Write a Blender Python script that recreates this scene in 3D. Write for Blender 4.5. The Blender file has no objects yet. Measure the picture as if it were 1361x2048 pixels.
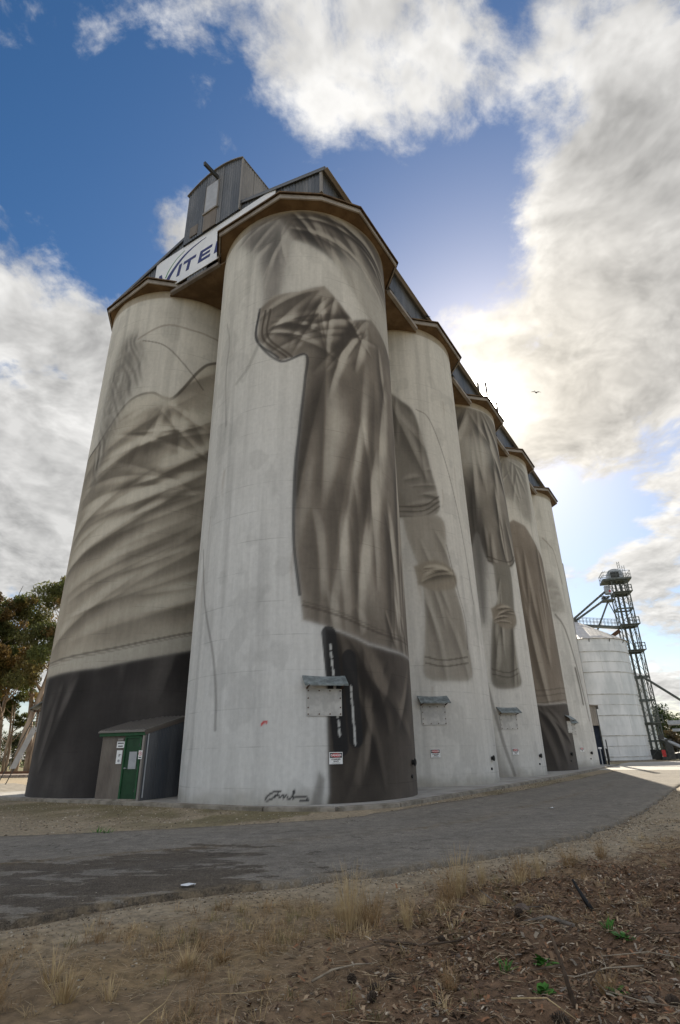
import bpy, bmesh, math, random
import numpy as np
from mathutils import Vector, Matrix
random.seed(7)
RNG = np.random.default_rng(7)
SC = bpy.context.scene
COL = SC.collection
PI = math.pi
rad = math.radians

# ------------------------------------------------------------------ camera, sky, sun, exposure
CAM_H = 1.5613
PITCH, ROLL = rad(23.6295), rad(-1.1072)
cam_d = bpy.data.cameras.new('camera')
cam = bpy.data.objects.new('camera', cam_d)
COL.objects.link(cam)
cam_d.sensor_fit = 'VERTICAL'
cam_d.sensor_height = 36.0
cam_d.lens = 36.0 * 1104.414 / 2048.0
cam_d.clip_start = 0.05
cam_d.clip_end = 6000
_F = Vector((0, math.cos(PITCH), math.sin(PITCH)))
_U = Vector((0, -math.sin(PITCH), math.cos(PITCH)))
_R = Vector((1, 0, 0))
_c, _s = math.cos(ROLL), math.sin(ROLL)
_R2 = _R * _c + _U * _s
_U2 = _U * _c - _R * _s
cam.matrix_world = Matrix(((_R2.x, _U2.x, -_F.x, 0), (_R2.y, _U2.y, -_F.y, 0), (_R2.z, _U2.z, -_F.z, CAM_H), (0, 0, 0, 1)))
SC.camera = cam

SUN_EL, SUN_AZ = rad(33.35), rad(72.09)
SUN = Vector((math.cos(SUN_EL) * math.cos(SUN_AZ), math.cos(SUN_EL) * math.sin(SUN_AZ), math.sin(SUN_EL)))
SKY_STRENGTH = 0.058
CLOUD_FRONT, CLOUD_BACK = 1.15, 0.62
sun_d = bpy.data.lights.new('sun', 'SUN')
sun_d.energy = 4.2
sun_d.angle = rad(0.5)
sun_d.color = (1.0, 0.90, 0.74)
sun_o = bpy.data.objects.new('sun', sun_d)
COL.objects.link(sun_o)
sun_o.rotation_euler = (-SUN).to_track_quat('-Z', 'Y').to_euler()
SC.view_settings.view_transform = 'Standard'
SC.view_settings.look = 'None'
SC.view_settings.exposure = 0.9
SC.view_settings.gamma = 1.0
SC.view_settings.use_curve_mapping = False


class NT:
    """short hand for building node trees"""
    def __init__(self, tree):
        self.t = tree
        tree.nodes.clear()

    def n(self, typ, **kw):
        nd = self.t.nodes.new(typ)
        for k, v in kw.items():
            setattr(nd, k, v)
        return nd

    def put(self, sock, v):
        if v is None:
            return
        if hasattr(v, 'links') and hasattr(v, 'is_output'):
            self.t.links.new(v, sock)
        else:
            sock.default_value = v

    def math(self, op, a, b=None, c=None, clamp=False):
        nd = self.n('ShaderNodeMath', operation=op, use_clamp=clamp)
        self.put(nd.inputs[0], a)
        self.put(nd.inputs[1], b)
        self.put(nd.inputs[2], c)
        return nd.outputs[0]

    def vmath(self, op, a, b=None, scale=None):
        nd = self.n('ShaderNodeVectorMath', operation=op)
        self.put(nd.inputs[0], a)
        self.put(nd.inputs[1], b)
        if scale is not None:
            self.put(nd.inputs['Scale'], scale)
        return nd.outputs['Value'] if op in ('DOT_PRODUCT', 'LENGTH', 'DISTANCE') else nd.outputs[0]

    def noise(self, vec, scale, detail=4, rough=0.55, dist=0.0, color=False):
        nd = self.n('ShaderNodeTexNoise')
        self.put(nd.inputs['Vector'], vec)
        nd.inputs['Scale'].default_value = scale
        nd.inputs['Detail'].default_value = detail
        nd.inputs['Roughness'].default_value = rough
        nd.inputs['Distortion'].default_value = dist
        return nd.outputs['Color'] if color else nd.outputs['Fac']

    def ramp(self, v, lo, hi, a=0.0, b=1.0, smooth=True):
        nd = self.n('ShaderNodeMapRange', interpolation_type='SMOOTHSTEP' if smooth else 'LINEAR')
        self.put(nd.inputs['Value'], v)
        for k, x in (('From Min', lo), ('From Max', hi), ('To Min', a), ('To Max', b)):
            self.put(nd.inputs[k], x)
        return nd.outputs['Result']

    def mix(self, fac, a, b, mode='MIX'):
        nd = self.n('ShaderNodeMix', data_type='RGBA', blend_type=mode)
        self.put(nd.inputs['Factor'], fac)
        self.put(nd.inputs['A'] if False else nd.inputs[6], a if not isinstance(a, tuple) else a)
        self.put(nd.inputs[7], b)
        return nd.outputs[2]


def c4(c):
    return (c[0], c[1], c[2], 1.0)


def build_world():
    w = bpy.data.worlds.new('World')
    SC.world = w
    w.use_nodes = True
    g = NT(w.node_tree)
    tc = g.n('ShaderNodeTexCoord').outputs['Generated']
    d = g.vmath('NORMALIZE', tc)
    sep = g.n('ShaderNodeSeparateXYZ')
    g.put(sep.inputs[0], d)
    x, y, z = sep.outputs
    zz = g.math('ADD', g.math('MAXIMUM', z, 0.0), 0.28)
    comb = g.n('ShaderNodeCombineXYZ')
    g.put(comb.inputs[0], g.math('DIVIDE', x, zz))
    g.put(comb.inputs[1], g.math('DIVIDE', y, zz))
    comb.inputs[2].default_value = 3.7
    P = comb.outputs[0]
    # warp so that edges curl
    wv = g.noise(P, 2.2, 3, 0.5, 0, color=True)
    wv = g.vmath('SCALE', g.vmath('SUBTRACT', wv, (0.5, 0.5, 0.5)), scale=0.18)
    Pw = g.vmath('ADD', P, wv)
    n_big = g.noise(Pw, 3.2, 13, 0.61, 0.05)
    n_low = g.noise(P, 0.55, 2, 0.5)
    # where the cloud masses stand (directions) and where the sky is open; last entry: unseen cloud behind the camera, added to brighten the ground
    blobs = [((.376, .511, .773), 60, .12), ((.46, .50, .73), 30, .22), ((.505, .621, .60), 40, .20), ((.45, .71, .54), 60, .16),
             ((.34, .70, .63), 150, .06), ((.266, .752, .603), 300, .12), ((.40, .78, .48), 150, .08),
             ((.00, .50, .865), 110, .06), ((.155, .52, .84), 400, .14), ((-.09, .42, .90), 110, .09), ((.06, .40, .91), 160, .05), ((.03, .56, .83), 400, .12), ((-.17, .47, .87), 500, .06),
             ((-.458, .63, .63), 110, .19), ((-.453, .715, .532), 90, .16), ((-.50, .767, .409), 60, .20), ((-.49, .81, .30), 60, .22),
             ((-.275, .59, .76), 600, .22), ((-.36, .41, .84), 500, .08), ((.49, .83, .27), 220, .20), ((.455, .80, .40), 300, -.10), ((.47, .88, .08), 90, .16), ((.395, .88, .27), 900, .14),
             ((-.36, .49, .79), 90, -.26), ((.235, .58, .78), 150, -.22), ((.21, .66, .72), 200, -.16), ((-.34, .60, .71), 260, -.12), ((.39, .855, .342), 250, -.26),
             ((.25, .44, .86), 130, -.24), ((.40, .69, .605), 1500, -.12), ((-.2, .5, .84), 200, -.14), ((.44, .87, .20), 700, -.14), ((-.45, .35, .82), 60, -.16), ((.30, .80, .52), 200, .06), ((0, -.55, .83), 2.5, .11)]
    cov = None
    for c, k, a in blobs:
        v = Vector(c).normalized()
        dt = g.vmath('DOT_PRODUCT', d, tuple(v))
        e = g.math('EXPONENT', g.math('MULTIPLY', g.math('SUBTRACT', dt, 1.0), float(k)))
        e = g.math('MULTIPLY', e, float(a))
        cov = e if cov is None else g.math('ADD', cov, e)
    n_c = g.math('MULTIPLY_ADD', g.math('SUBTRACT', n_big, 0.5), 1.55, 0.5)
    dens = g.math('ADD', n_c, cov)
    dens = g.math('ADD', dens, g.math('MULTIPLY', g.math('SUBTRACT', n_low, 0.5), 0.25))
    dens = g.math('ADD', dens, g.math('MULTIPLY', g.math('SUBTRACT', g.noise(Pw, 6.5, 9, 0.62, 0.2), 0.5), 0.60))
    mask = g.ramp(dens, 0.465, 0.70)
    core = g.ramp(dens, 0.62, 0.98)
    # light from the sun side: density a little towards the sun is lower -> lit edge
    sdt = g.vmath('DOT_PRODUCT', d, tuple(SUN))
    sp = Vector((SUN.x / (SUN.z + .28), SUN.y / (SUN.z + .28), 3.7))
    toward = g.vmath('NORMALIZE', g.vmath('SUBTRACT', tuple(sp), P))
    lits = []
    for off, sc, dt_, k in ((.075, 3.2, 5, 2.9), (.026, 8.5, 4, 1.7)):
        n_a = n_big if False else g.noise(Pw, sc, dt_, .6, .1)
        n_off = g.noise(g.vmath('ADD', Pw, g.vmath('SCALE', toward, scale=off)), sc, dt_, 0.58, 0.1)
        lits.append(g.math('MULTIPLY', g.math('SUBTRACT', n_a, n_off), k))
    lit = g.math('ADD', g.math('ADD', lits[0], lits[1]), 0.5, clamp=True) if False else g.math('MINIMUM', g.math('MAXIMUM', g.math('ADD', g.math('ADD', lits[0], lits[1]), 0.5), 0.0), 1.0)
    bright = g.math('MULTIPLY_ADD', lit, 0.48, 0.50)
    bright = g.math('MULTIPLY', bright, g.math('SUBTRACT', 1.0, g.math('MULTIPLY', core, g.ramp(sdt, -.2, .85, .08, .27))))
    # clouds away from the sun are lit from the front and stand brighter than those against it
    bright = g.math('MULTIPLY', bright, g.ramp(sdt, -.15, .55, CLOUD_FRONT, CLOUD_BACK))
    near = g.math('POWER', g.math('MAXIMUM', sdt, 0.0), 22.0)
    warm = g.mix(g.math('MINIMUM', g.math('MULTIPLY', near, 1.2), 1.0), c4((1.00, 0.985, 0.955)), c4((1.06, 0.99, 0.87)))
    cc = g.vmath('SCALE', warm, scale=bright)
    cc = g.vmath('SCALE', cc, scale=g.math('MULTIPLY_ADD', near, 0.22, 0.92))
    sky = g.n('ShaderNodeTexSky', sky_type='NISHITA')
    sky.sun_disc = False
    sky.sun_elevation = SUN_EL
    sky.sun_rotation = PI / 2 - SUN_AZ
    sky.altitude = 0
    sky.air_density = 1.0
    sky.dust_density = 0.6
    sky.ozone_density = 2.5
    bg1 = g.n('ShaderNodeBackground')
    hsv = g.n('ShaderNodeHueSaturation')
    hsv.inputs['Saturation'].default_value = 1.28
    g.put(hsv.inputs['Color'], sky.outputs[0])
    g.put(bg1.inputs['Color'], hsv.outputs[0])
    bg1.inputs['Strength'].default_value = SKY_STRENGTH
    bg2 = g.n('ShaderNodeBackground')
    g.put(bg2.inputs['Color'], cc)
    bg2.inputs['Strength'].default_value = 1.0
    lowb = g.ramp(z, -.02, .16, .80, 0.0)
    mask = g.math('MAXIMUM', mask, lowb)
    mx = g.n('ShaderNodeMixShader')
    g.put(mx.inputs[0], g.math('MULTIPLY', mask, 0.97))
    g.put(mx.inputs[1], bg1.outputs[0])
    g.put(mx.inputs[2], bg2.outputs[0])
    # the sun's own aureole in the thin cloud round it
    a1 = g.math('MULTIPLY', g.math('POWER', g.math('MAXIMUM', sdt, 0.0), 260.0), 0.34)
    a2 = g.math('MULTIPLY', g.math('POWER', g.math('MAXIMUM', sdt, 0.0), 3600.0), 22.0)
    glow = g.n('ShaderNodeBackground')
    glow.inputs['Color'].default_value = c4((1.0, 0.93, 0.78))
    g.put(glow.inputs['Strength'], g.math('ADD', a1, a2))
    ad = g.n('ShaderNodeAddShader')
    g.put(ad.inputs[0], mx.outputs[0])
    g.put(ad.inputs[1], glow.outputs[0])
    out = g.n('ShaderNodeOutputWorld')
    g.put(out.inputs[0], ad.outputs[0])


build_world()

# ------------------------------------------------------------------ helpers
def tag(o, label=None, cat=None, group=None, kind=None):
    for k, v in (('label', label), ('category', cat), ('group', group), ('kind', kind)):
        if v:
            o[k] = v
    return o


def empty(name, loc=(0, 0, 0), rz=0.0, label=None, cat=None, group=None):
    o = bpy.data.objects.new(name, None)
    COL.objects.link(o)
    o.location = loc
    o.rotation_euler = (0, 0, rz)
    o.empty_display_size = 0.3
    return tag(o, label, cat, group)


def new_mesh(name, verts, faces, mat=None, smooth=False):
    me = bpy.data.meshes.new(name)
    me.from_pydata([tuple(v) for v in verts], [], [tuple(f) for f in faces])
    if mat:
        me.materials.append(mat)
    if smooth:
        me.polygons.foreach_set('use_smooth', [True] * len(me.polygons))
    me.update()
    return me


def link(name, me, parent=None, loc=None, rot=None):
    o = bpy.data.objects.new(name, me)
    COL.objects.link(o)
    if parent:
        o.parent = parent
    if loc is not None:
        o.location = loc
    if rot is not None:
        o.rotation_euler = rot
    return o


def mesh(name, verts, faces, mat=None, parent=None, smooth=False):
    return link(name, new_mesh(name, verts, faces, mat, smooth), parent)


def np_mesh(name, V, Fq, mat=None, smooth=False, col=None):
    """fast mesh from numpy arrays; Fq is (n,3) or (n,4)"""
    me = bpy.data.meshes.new(name)
    V = np.ascontiguousarray(V, np.float32)
    Fq = np.ascontiguousarray(Fq, np.int32)
    n, k = Fq.shape
    me.vertices.add(len(V))
    me.vertices.foreach_set('co', V.ravel())
    me.loops.add(n * k)
    me.loops.foreach_set('vertex_index', Fq.ravel())
    me.polygons.add(n)
    me.polygons.foreach_set('loop_start', np.arange(0, n * k, k, dtype=np.int32))
    me.polygons.foreach_set('loop_total', np.full(n, k, np.int32))
    if smooth:
        me.polygons.foreach_set('use_smooth', np.ones(n, bool))
    if mat:
        me.materials.append(mat)
    if col is not None:
        at = me.color_attributes.new('paint', 'FLOAT_COLOR', 'POINT')
        c = np.ones((len(V), 4), np.float32)
        c[:, :3] = col
        at.data.foreach_set('color', c.ravel())
    me.update()
    me.validate()
    return me


def box_vf(x0, x1, y0, y1, z0, z1):
    v = [(x0, y0, z0), (x1, y0, z0), (x1, y1, z0), (x0, y1, z0), (x0, y0, z1), (x1, y0, z1), (x1, y1, z1), (x0, y1, z1)]
    f = [(0, 3, 2, 1), (4, 5, 6, 7), (0, 1, 5, 4), (1, 2, 6, 5), (2, 3, 7, 6), (3, 0, 4, 7)]
    return v, f


def box(name, x0, x1, y0, y1, z0, z1, mat, parent=None, bevel=0.0):
    v, f = box_vf(x0, x1, y0, y1, z0, z1)
    me = new_mesh(name, v, f, mat)
    if bevel:
        bm = bmesh.new()
        bm.from_mesh(me)
        bmesh.ops.bevel(bm, geom=bm.edges[:], offset=bevel, segments=2, affect='EDGES')
        bm.to_mesh(me)
        bm.free()
    return link(name, me, parent)


_unit = {}


def bar(name, p, q, w, mat, parent=None, h=None, round_=False):
    """a straight bar from p to q; bars of a material share one unit mesh"""
    key = (mat.name, round_)
    if key not in _unit:
        if round_:
            n = 10
            v = [(.5 * math.cos(2 * PI * i / n), .5 * math.sin(2 * PI * i / n), z) for z in (0, 1) for i in range(n)]
            f = [(i, (i + 1) % n, n + (i + 1) % n, n + i) for i in range(n)] + [tuple(range(n - 1, -1, -1)), tuple(range(n, 2 * n))]
        else:
            v, f = box_vf(-.5, .5, -.5, .5, 0, 1)
        _unit[key] = new_mesh(name, v, f, mat)
    p, q = Vector(p), Vector(q)
    d = q - p
    L = d.length
    rot = d.to_track_quat('Z', 'Y').to_matrix().to_4x4()
    o = link(name, _unit[key], parent)
    o.matrix_basis = Matrix.Translation(p) @ rot @ Matrix.Diagonal((w, h or w, L, 1))
    return o


def tube_vf(pts, radii, n=8):
    V, F = [], []
    pts = [Vector(p) for p in pts]
    for i, p in enumerate(pts):
        a = pts[max(i - 1, 0)]
        b = pts[min(i + 1, len(pts) - 1)]
        t = (b - a).normalized()
        u = t.cross(Vector((0, 0, 1)))
        if u.length < 1e-3:
            u = Vector((1, 0, 0))
        u.normalize()
        w = t.cross(u)
        for k in range(n):
            an = 2 * PI * k / n
            V.append(p + (u * math.cos(an) + w * math.sin(an)) * radii[i])
    for i in range(len(pts) - 1):
        for k in range(n):
            F.append((i * n + k, i * n + (k + 1) % n, (i + 1) * n + (k + 1) % n, (i + 1) * n + k))
    F.append(tuple(range(n - 1, -1, -1)))
    F.append(tuple((len(pts) - 1) * n + k for k in range(n)))
    return V, F


class MB:
    def __init__(self):
        self.v, self.f = [], []

    def add(self, vf):
        o = len(self.v)
        self.v += list(vf[0])
        self.f += [tuple(i + o for i in f) for f in vf[1]]
        return self

    def make(self, name, mat, parent=None, smooth=False):
        return mesh(name, self.v, self.f, mat, parent, smooth)


def copy_tree(o, parent=None):
    c = o.copy()
    COL.objects.link(c)
    if parent:
        c.parent = parent
    for ch in list(o.children):
        copy_tree(ch, c)
    return c


def text_me(txt, size, mat, depth=0.004, bold=0.0, name='lettering'):
    cu = bpy.data.curves.new(name, 'FONT')
    cu.body = txt
    cu.size = size
    cu.align_x = 'CENTER'
    cu.align_y = 'CENTER'
    cu.extrude = depth
    cu.offset = bold
    cu.resolution_u = 3
    ob = bpy.data.objects.new(name, cu)
    COL.objects.link(ob)
    bpy.context.view_layer.update()
    me = bpy.data.meshes.new_from_object(ob.evaluated_get(bpy.context.evaluated_depsgraph_get()))
    bpy.data.objects.remove(ob)
    bpy.data.curves.remove(cu)
    me.materials.clear()
    me.materials.append(mat)
    return me


# value noise in numpy ------------------------------------------------
def vnoise(x, y, seed):
    r = np.random.default_rng(seed)
    T = r.random((256, 256)).astype(np.float32)
    xi, yi = np.floor(x).astype(int), np.floor(y).astype(int)
    fx, fy = x - xi, y - yi
    fx = fx * fx * (3 - 2 * fx)
    fy = fy * fy * (3 - 2 * fy)
    a, b = T[xi & 255, yi & 255], T[(xi + 1) & 255, yi & 255]
    c, d = T[xi & 255, (yi + 1) & 255], T[(xi + 1) & 255, (yi + 1) & 255]
    return (a * (1 - fx) + b * fx) * (1 - fy) + (c * (1 - fx) + d * fx) * fy


def fbm(x, y, seed, octv=4, gain=0.5):
    s, a, t = 0, 1.0, 0
    for k in range(octv):
        s = s + a * vnoise(x * 2 ** k + 13.7 * k, y * 2 ** k + 7.1 * k, seed + k)
        t += a
        a *= gain
    return s / t


def sstep(a, b, x):
    t = np.clip((x - a) / (b - a), 0, 1)
    return t * t * (3 - 2 * t)


# ------------------------------------------------------------------ materials
def mat_new(name):
    m = bpy.data.materials.new(name)
    m.use_nodes = True
    g = NT(m.node_tree)
    b = g.n('ShaderNodeBsdfPrincipled')
    o = g.n('ShaderNodeOutputMaterial')
    g.put(o.inputs[0], b.outputs[0])
    return m, g, b


def pmat(name, col, col2=None, scale=3.0, rough=0.8, metal=0.0, bump=0.0, bscale=40.0, stretch=(1, 1, 1), detail=5, lo=0.35, hi=0.65, spec=0.3):
    m, g, b = mat_new(name)
    tc = g.n('ShaderNodeTexCoord').outputs['Object']
    v = g.vmath('MULTIPLY', tc, stretch)
    if col2 is not None:
        f = g.ramp(g.noise(v, scale, detail, 0.6), lo, hi)
        g.put(b.inputs['Base Color'], g.mix(f, c4(col), c4(col2)))
    else:
        b.inputs['Base Color'].default_value = c4(col)
    b.inputs['Roughness'].default_value = rough
    b.inputs['Metallic'].default_value = metal
    b.inputs['Specular IOR Level'].default_value = spec
    if bump:
        bp = g.n('ShaderNodeBump')
        bp.inputs['Strength'].default_value = bump
        bp.inputs['Distance'].default_value = 0.02
        g.put(bp.inputs['Height'], g.noise(tc, bscale, 4, 0.6))
        g.put(b.inputs['Normal'], bp.outputs[0])
    return m


def paint_mat(name, rough=0.85, wall=False, amt=0.22, bump=0.25, bscale=30.0, nscale=6.0):
    """colour comes from the object's own paint attribute, broken up by grain"""
    m, g, b = mat_new(name)
    at = g.n('ShaderNodeAttribute', attribute_name='paint').outputs['Color']
    tc = g.n('ShaderNodeTexCoord').outputs['Object']
    f = g.ramp(g.noise(tc, nscale, 6, 0.65), 0.25, 0.75, 1 - amt, 1 + amt)
    col = g.vmath('SCALE', at, scale=f)
    h = g.noise(tc, bscale, 4, 0.6)
    if wall:
        st = g.noise(g.vmath('MULTIPLY', tc, (2.6, 2.6, 0.10)), 1.0, 5, 0.6)
        col = g.vmath('SCALE', col, scale=g.ramp(st, 0.28, 0.72, 0.93, 1.05))
        fine = g.noise(g.vmath('MULTIPLY', tc, (9, 9, 1.2)), 1.0, 4, 0.6)
        col = g.vmath('SCALE', col, scale=g.ramp(fine, 0.25, 0.75, 0.96, 1.035))
        # slip-form lift lines every 1.2 m
        sep = g.n('ShaderNodeSeparateXYZ')
        g.put(sep.inputs[0], tc)
        zz = g.math('ADD', sep.outputs[2], g.math('MULTIPLY', g.noise(tc, 0.8, 2), 0.05))
        fr = g.math('FRACT', g.math('MULTIPLY', zz, 1 / 1.22))
        ln = g.ramp(g.math('ABSOLUTE', g.math('SUBTRACT', fr, 0.5)), 0.0, 0.02, 1.0, 0.0)
        ln = g.math('MULTIPLY', ln, g.ramp(g.noise(tc, 0.7, 4), 0.40, 0.62))
        col = g.vmath('SCALE', col, scale=g.math('SUBTRACT', 1.0, g.math('MULTIPLY', ln, 0.25)))
        h = g.math('SUBTRACT', h, g.math('MULTIPLY', ln, 0.5))
    g.put(b.inputs['Base Color'], col)
    b.inputs['Roughness'].default_value = rough
    b.inputs['Specular IOR Level'].default_value = 0.25
    bp = g.n('ShaderNodeBump')
    bp.inputs['Strength'].default_value = bump
    bp.inputs['Distance'].default_value = 0.02
    g.put(bp.inputs['Height'], h)
    g.put(b.inputs['Normal'], bp.outputs[0])
    return m


M = {}
M['wall'] = paint_mat('painted_silo_concrete', wall=True, amt=0.055, bump=.18)
M['ground'] = paint_mat('ground_earth', amt=0.38, bump=0.8, bscale=45, nscale=9)
M['stone'] = paint_mat('loose_stone', amt=0.2, bump=0.1)
M['leafy'] = paint_mat('leaf_surface', rough=0.6, amt=0.25, bump=0.0)
_g = M['leafy'].node_tree
_pb = [n for n in _g.nodes if n.type == 'BSDF_PRINCIPLED'][0]
_tr = _g.nodes.new('ShaderNodeBsdfTranslucent')
_mx = _g.nodes.new('ShaderNodeMixShader')
_mx.inputs[0].default_value = 0.42
_g.links.new(_pb.inputs['Base Color'].links[0].from_socket, _tr.inputs['Color'])
_g.links.new(_pb.outputs[0], _mx.inputs[1])
_g.links.new(_tr.outputs[0], _mx.inputs[2])
_g.links.new(_mx.outputs[0], [n for n in _g.nodes if n.type == 'OUTPUT_MATERIAL'][0].inputs[0])
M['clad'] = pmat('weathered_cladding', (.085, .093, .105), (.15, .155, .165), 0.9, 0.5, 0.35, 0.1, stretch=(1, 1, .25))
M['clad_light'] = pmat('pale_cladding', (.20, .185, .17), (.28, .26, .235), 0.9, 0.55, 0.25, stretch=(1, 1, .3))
M['clad_brown'] = pmat('rusty_cladding', (.12, .10, .085), (.19, .165, .14), 1.2, 0.65, 0.1, stretch=(1, 1, .3))
M['fascia'] = pmat('grey_fascia_board', (.20, .175, .15), (.30, .27, .24), 1.2, 0.7)
M['rust'] = pmat('rusty_roof_edge', (.085, .052, .028), (.15, .10, .055), 2.5, 0.8)
M['soffit'] = pmat('brown_soffit', (.085, .052, .026), (.14, .092, .05), 1.0, 0.85)
M['roof'] = pmat('roof_iron', (.16, .15, .14), (.22, .20, .18), 1.5, 0.55, 0.4)
M['sign'] = pmat('white_sign_sheet', (.66, .68, .72), (.74, .75, .78), 0.6, 0.45)
M['white'] = pmat('white_sign_paint', (.70, .70, .70), (.78, .78, .77), 4, 0.5)
M['blue'] = pmat('blue_letter', (.012, .022, .13), None, rough=0.5)
M['green'] = pmat('green_stripe', (.03, .22, .06), None, rough=0.5)
M['red'] = pmat('red_paint', (.42, .03, .03), (.5, .05, .05), 8, 0.5)
M['black'] = pmat('black_paint', (.012, .012, .012), None, rough=0.6)
M['dark'] = pmat('dark_steel', (.04, .045, .045), (.075, .075, .07), 3, 0.6, 0.2)
M['tower'] = pmat('painted_tower_steel', (.065, .08, .076), (.13, .14, .13), 2.0, 0.6, 0.2)
M['galv'] = pmat('galvanised_steel', (.30, .32, .34), (.42, .44, .46), 2.2, 0.45, 0.35)
M['bin'] = pmat('white_bin_steel', (.50, .52, .53), (.66, .67, .68), 0.55, 0.5, 0.1, stretch=(1, 1, .35))
M['binlow'] = pmat('stained_bin_rim', (.30, .29, .26), (.5, .5, .49), 1.5, 0.6, 0.1)
M['binroof'] = pmat('galvanised_roof', (.52, .50, .48), (.62, .60, .58), 1.2, 0.4, 0.3)
M['door'] = pmat('green_door', (.006, .036, .013), (.010, .052, .019), 3, 0.5)
M['greentrim'] = pmat('green_fascia', (.009, .062, .022), (.018, .085, .032), 5, 0.55)
M['greyplate'] = pmat('grey_metal_plate', (.30, .31, .33), (.36, .37, .39), 3, 0.45, 0.3)
M['plate'] = pmat('hatch_steel', (.40, .39, .37), (.52, .51, .48), 3.0, 0.6, 0.1, 0.2)
M['hood'] = pmat('hatch_hood_iron', (.13, .15, .15), (.26, .29, .29), 4.0, 0.6, 0.3)
M['rustbolt'] = pmat('rusty_bolt', (.09, .05, .03), None, rough=0.8)
M['asphalt'] = None
M['bark'] = pmat('eucalypt_bark', (.20, .15, .11), (.42, .34, .27), 1.6, 0.85, 0, 0.3, 12, stretch=(1, 1, .2))
M['deadwood'] = pmat('dead_wood', (.10, .085, .07), (.22, .19, .16), 6, 0.9)
M['straw'] = pmat('dry_straw', (.38, .27, .14), (.52, .40, .22), 9, 0.9)
M['straw2'] = pmat('dry_brown_grass', (.24, .15, .07), (.38, .26, .13), 9, 0.9)
M['weed'] = pmat('green_weed_leaf', (.035, .12, .015), (.07, .20, .025), 14, 0.6)
M['twig'] = pmat('brown_twig', (.055, .038, .026), (.14, .10, .07), 8, 0.9, 0, 0.3, 30)
M['palewood'] = pmat('pale_twig', (.22, .18, .13), (.38, .32, .24), 8, 0.9)
M['cone'] = pmat('pine_cone_scale', (.05, .035, .025), (.12, .09, .065), 20, 0.9)
M['rail'] = pmat('rusty_rail', (.10, .05, .03), (.17, .09, .05), 2, 0.7, 0.3)
M['paper'] = pmat('white_paper', (.7, .72, .74), (.8, .8, .8), 9, 0.8)
M['bird'] = pmat('dark_feather', (.02, .02, .022), (.05, .05, .05), 20, 0.8)


def asphalt():
    m, g, b = mat_new('worn_asphalt')
    pos = g.n('ShaderNodeNewGeometry').outputs['Position']
    ag = g.noise(pos, 55, 3, 0.7)
    base = g.mix(g.ramp(ag, 0.3, 0.7), c4((.125, .112, .094)), c4((.29, .262, .222)))
    big = g.noise(pos, 0.35, 4, 0.6)
    base = g.mix(g.ramp(big, 0.35, 0.65, 0, .35), base, c4((.135, .118, .095)))
    # places where the seal has worn off to dark gravel, near the verge in front
    wn = g.noise(g.vmath('MULTIPLY', pos, (.62, 1.25, 1)), 0.9, 11, 0.68, 0.3)
    loc = g.vmath('DISTANCE', pos, (-3.3, 8.9, 0))
    t = g.math('SUBTRACT', wn, g.ramp(loc, 1.0, 5.6, 0.0, 0.26))
    wear = g.ramp(t, 0.452, 0.468)
    base = g.mix(g.math('MULTIPLY', wear, .88), base, g.mix(g.ramp(ag, .35, .65), c4((.034, .027, .021)), c4((.13, .105, .078))))
    # dirt line along the crown, dust at the edges, tyre-polished tracks: carried by the road's own paint attribute
    sp = g.n('ShaderNodeSeparateColor')
    g.put(sp.inputs[0], g.n('ShaderNodeAttribute', attribute_name='paint').outputs['Color'])
    nn = g.ramp(g.noise(pos, 7, 6, .65), .38, .62)
    base = g.mix(g.math('MULTIPLY', g.math('MULTIPLY', sp.outputs[0], nn), .75), base, c4((.15, .105, .055)))
    base = g.mix(g.math('MULTIPLY', sp.outputs[1], nn, clamp=True), base, c4((.22, .17, .11)))
    base = g.mix(g.math('MULTIPLY', sp.outputs[2], .22), base, c4((.12, .11, .10)))
    cr = g.n('ShaderNodeTexVoronoi', feature='DISTANCE_TO_EDGE')
    g.put(cr.inputs['Vector'], g.vmath('ADD', pos, g.vmath('SCALE', g.noise(pos, 2.2, 4, .6, 0, True), scale=.9)))
    cr.inputs['Scale'].default_value = .42
    ck = g.math('MULTIPLY', g.ramp(cr.outputs['Distance'], .0, .012, 1, 0), g.ramp(g.noise(pos, .5, 2), .48, .6))
    base = g.mix(g.math('MULTIPLY', ck, .75), base, c4((.03, .026, .022)))
    base = g.vmath('SCALE', base, scale=g.ramp(g.noise(pos, 3.2, 7, .7), .3, .7, .78, 1.2))
    base = g.vmath('SCALE', base, scale=g.ramp(g.noise(pos, 24, 3, .7), .3, .7, .80, 1.2))
    g.put(b.inputs['Base Color'], base)
    b.inputs['Roughness'].default_value = 0.9
    b.inputs['Specular IOR Level'].default_value = 0.2
    bp = g.n('ShaderNodeBump')
    bp.inputs['Strength'].default_value = 0.55
    bp.inputs['Distance'].default_value = 0.01
    g.put(bp.inputs['Height'], g.math('SUBTRACT', ag, g.math('MULTIPLY', wear, 0.6)))
    g.put(b.inputs['Normal'], bp.outputs[0])
    return m


M['asphalt'] = asphalt()
M['concrete'] = pmat('concrete_slab', (.28, .265, .24), (.40, .38, .345), 1.1, 0.85, 0, 0.2, 25)
M['yard'] = pmat('pale_yard_concrete', (.36, .34, .30), (.46, .43, .38), 0.5, 0.85, 0, 0.1, 20)
M['kerb'] = pmat('weathered_kerb', (.16, .14, .11), (.30, .27, .225), 2.5, 0.9, 0, 0.3, 20)

# ------------------------------------------------------------------ the site frame (u along the long row, v across it)
ROW = rad(57.97629)
C2 = np.array([-1.79764, 24.21283])
DU = np.array([math.cos(ROW), math.sin(ROW)])
DV = np.array([-math.sin(ROW), math.cos(ROW)])
S1, S2 = 9.93189, 9.80621
RS, HS = 4.6, 27.11


def site(u, v, z=0.0):
    w = C2 + u * DU + v * DV
    return (float(w[0]), float(w[1]), z)


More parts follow.
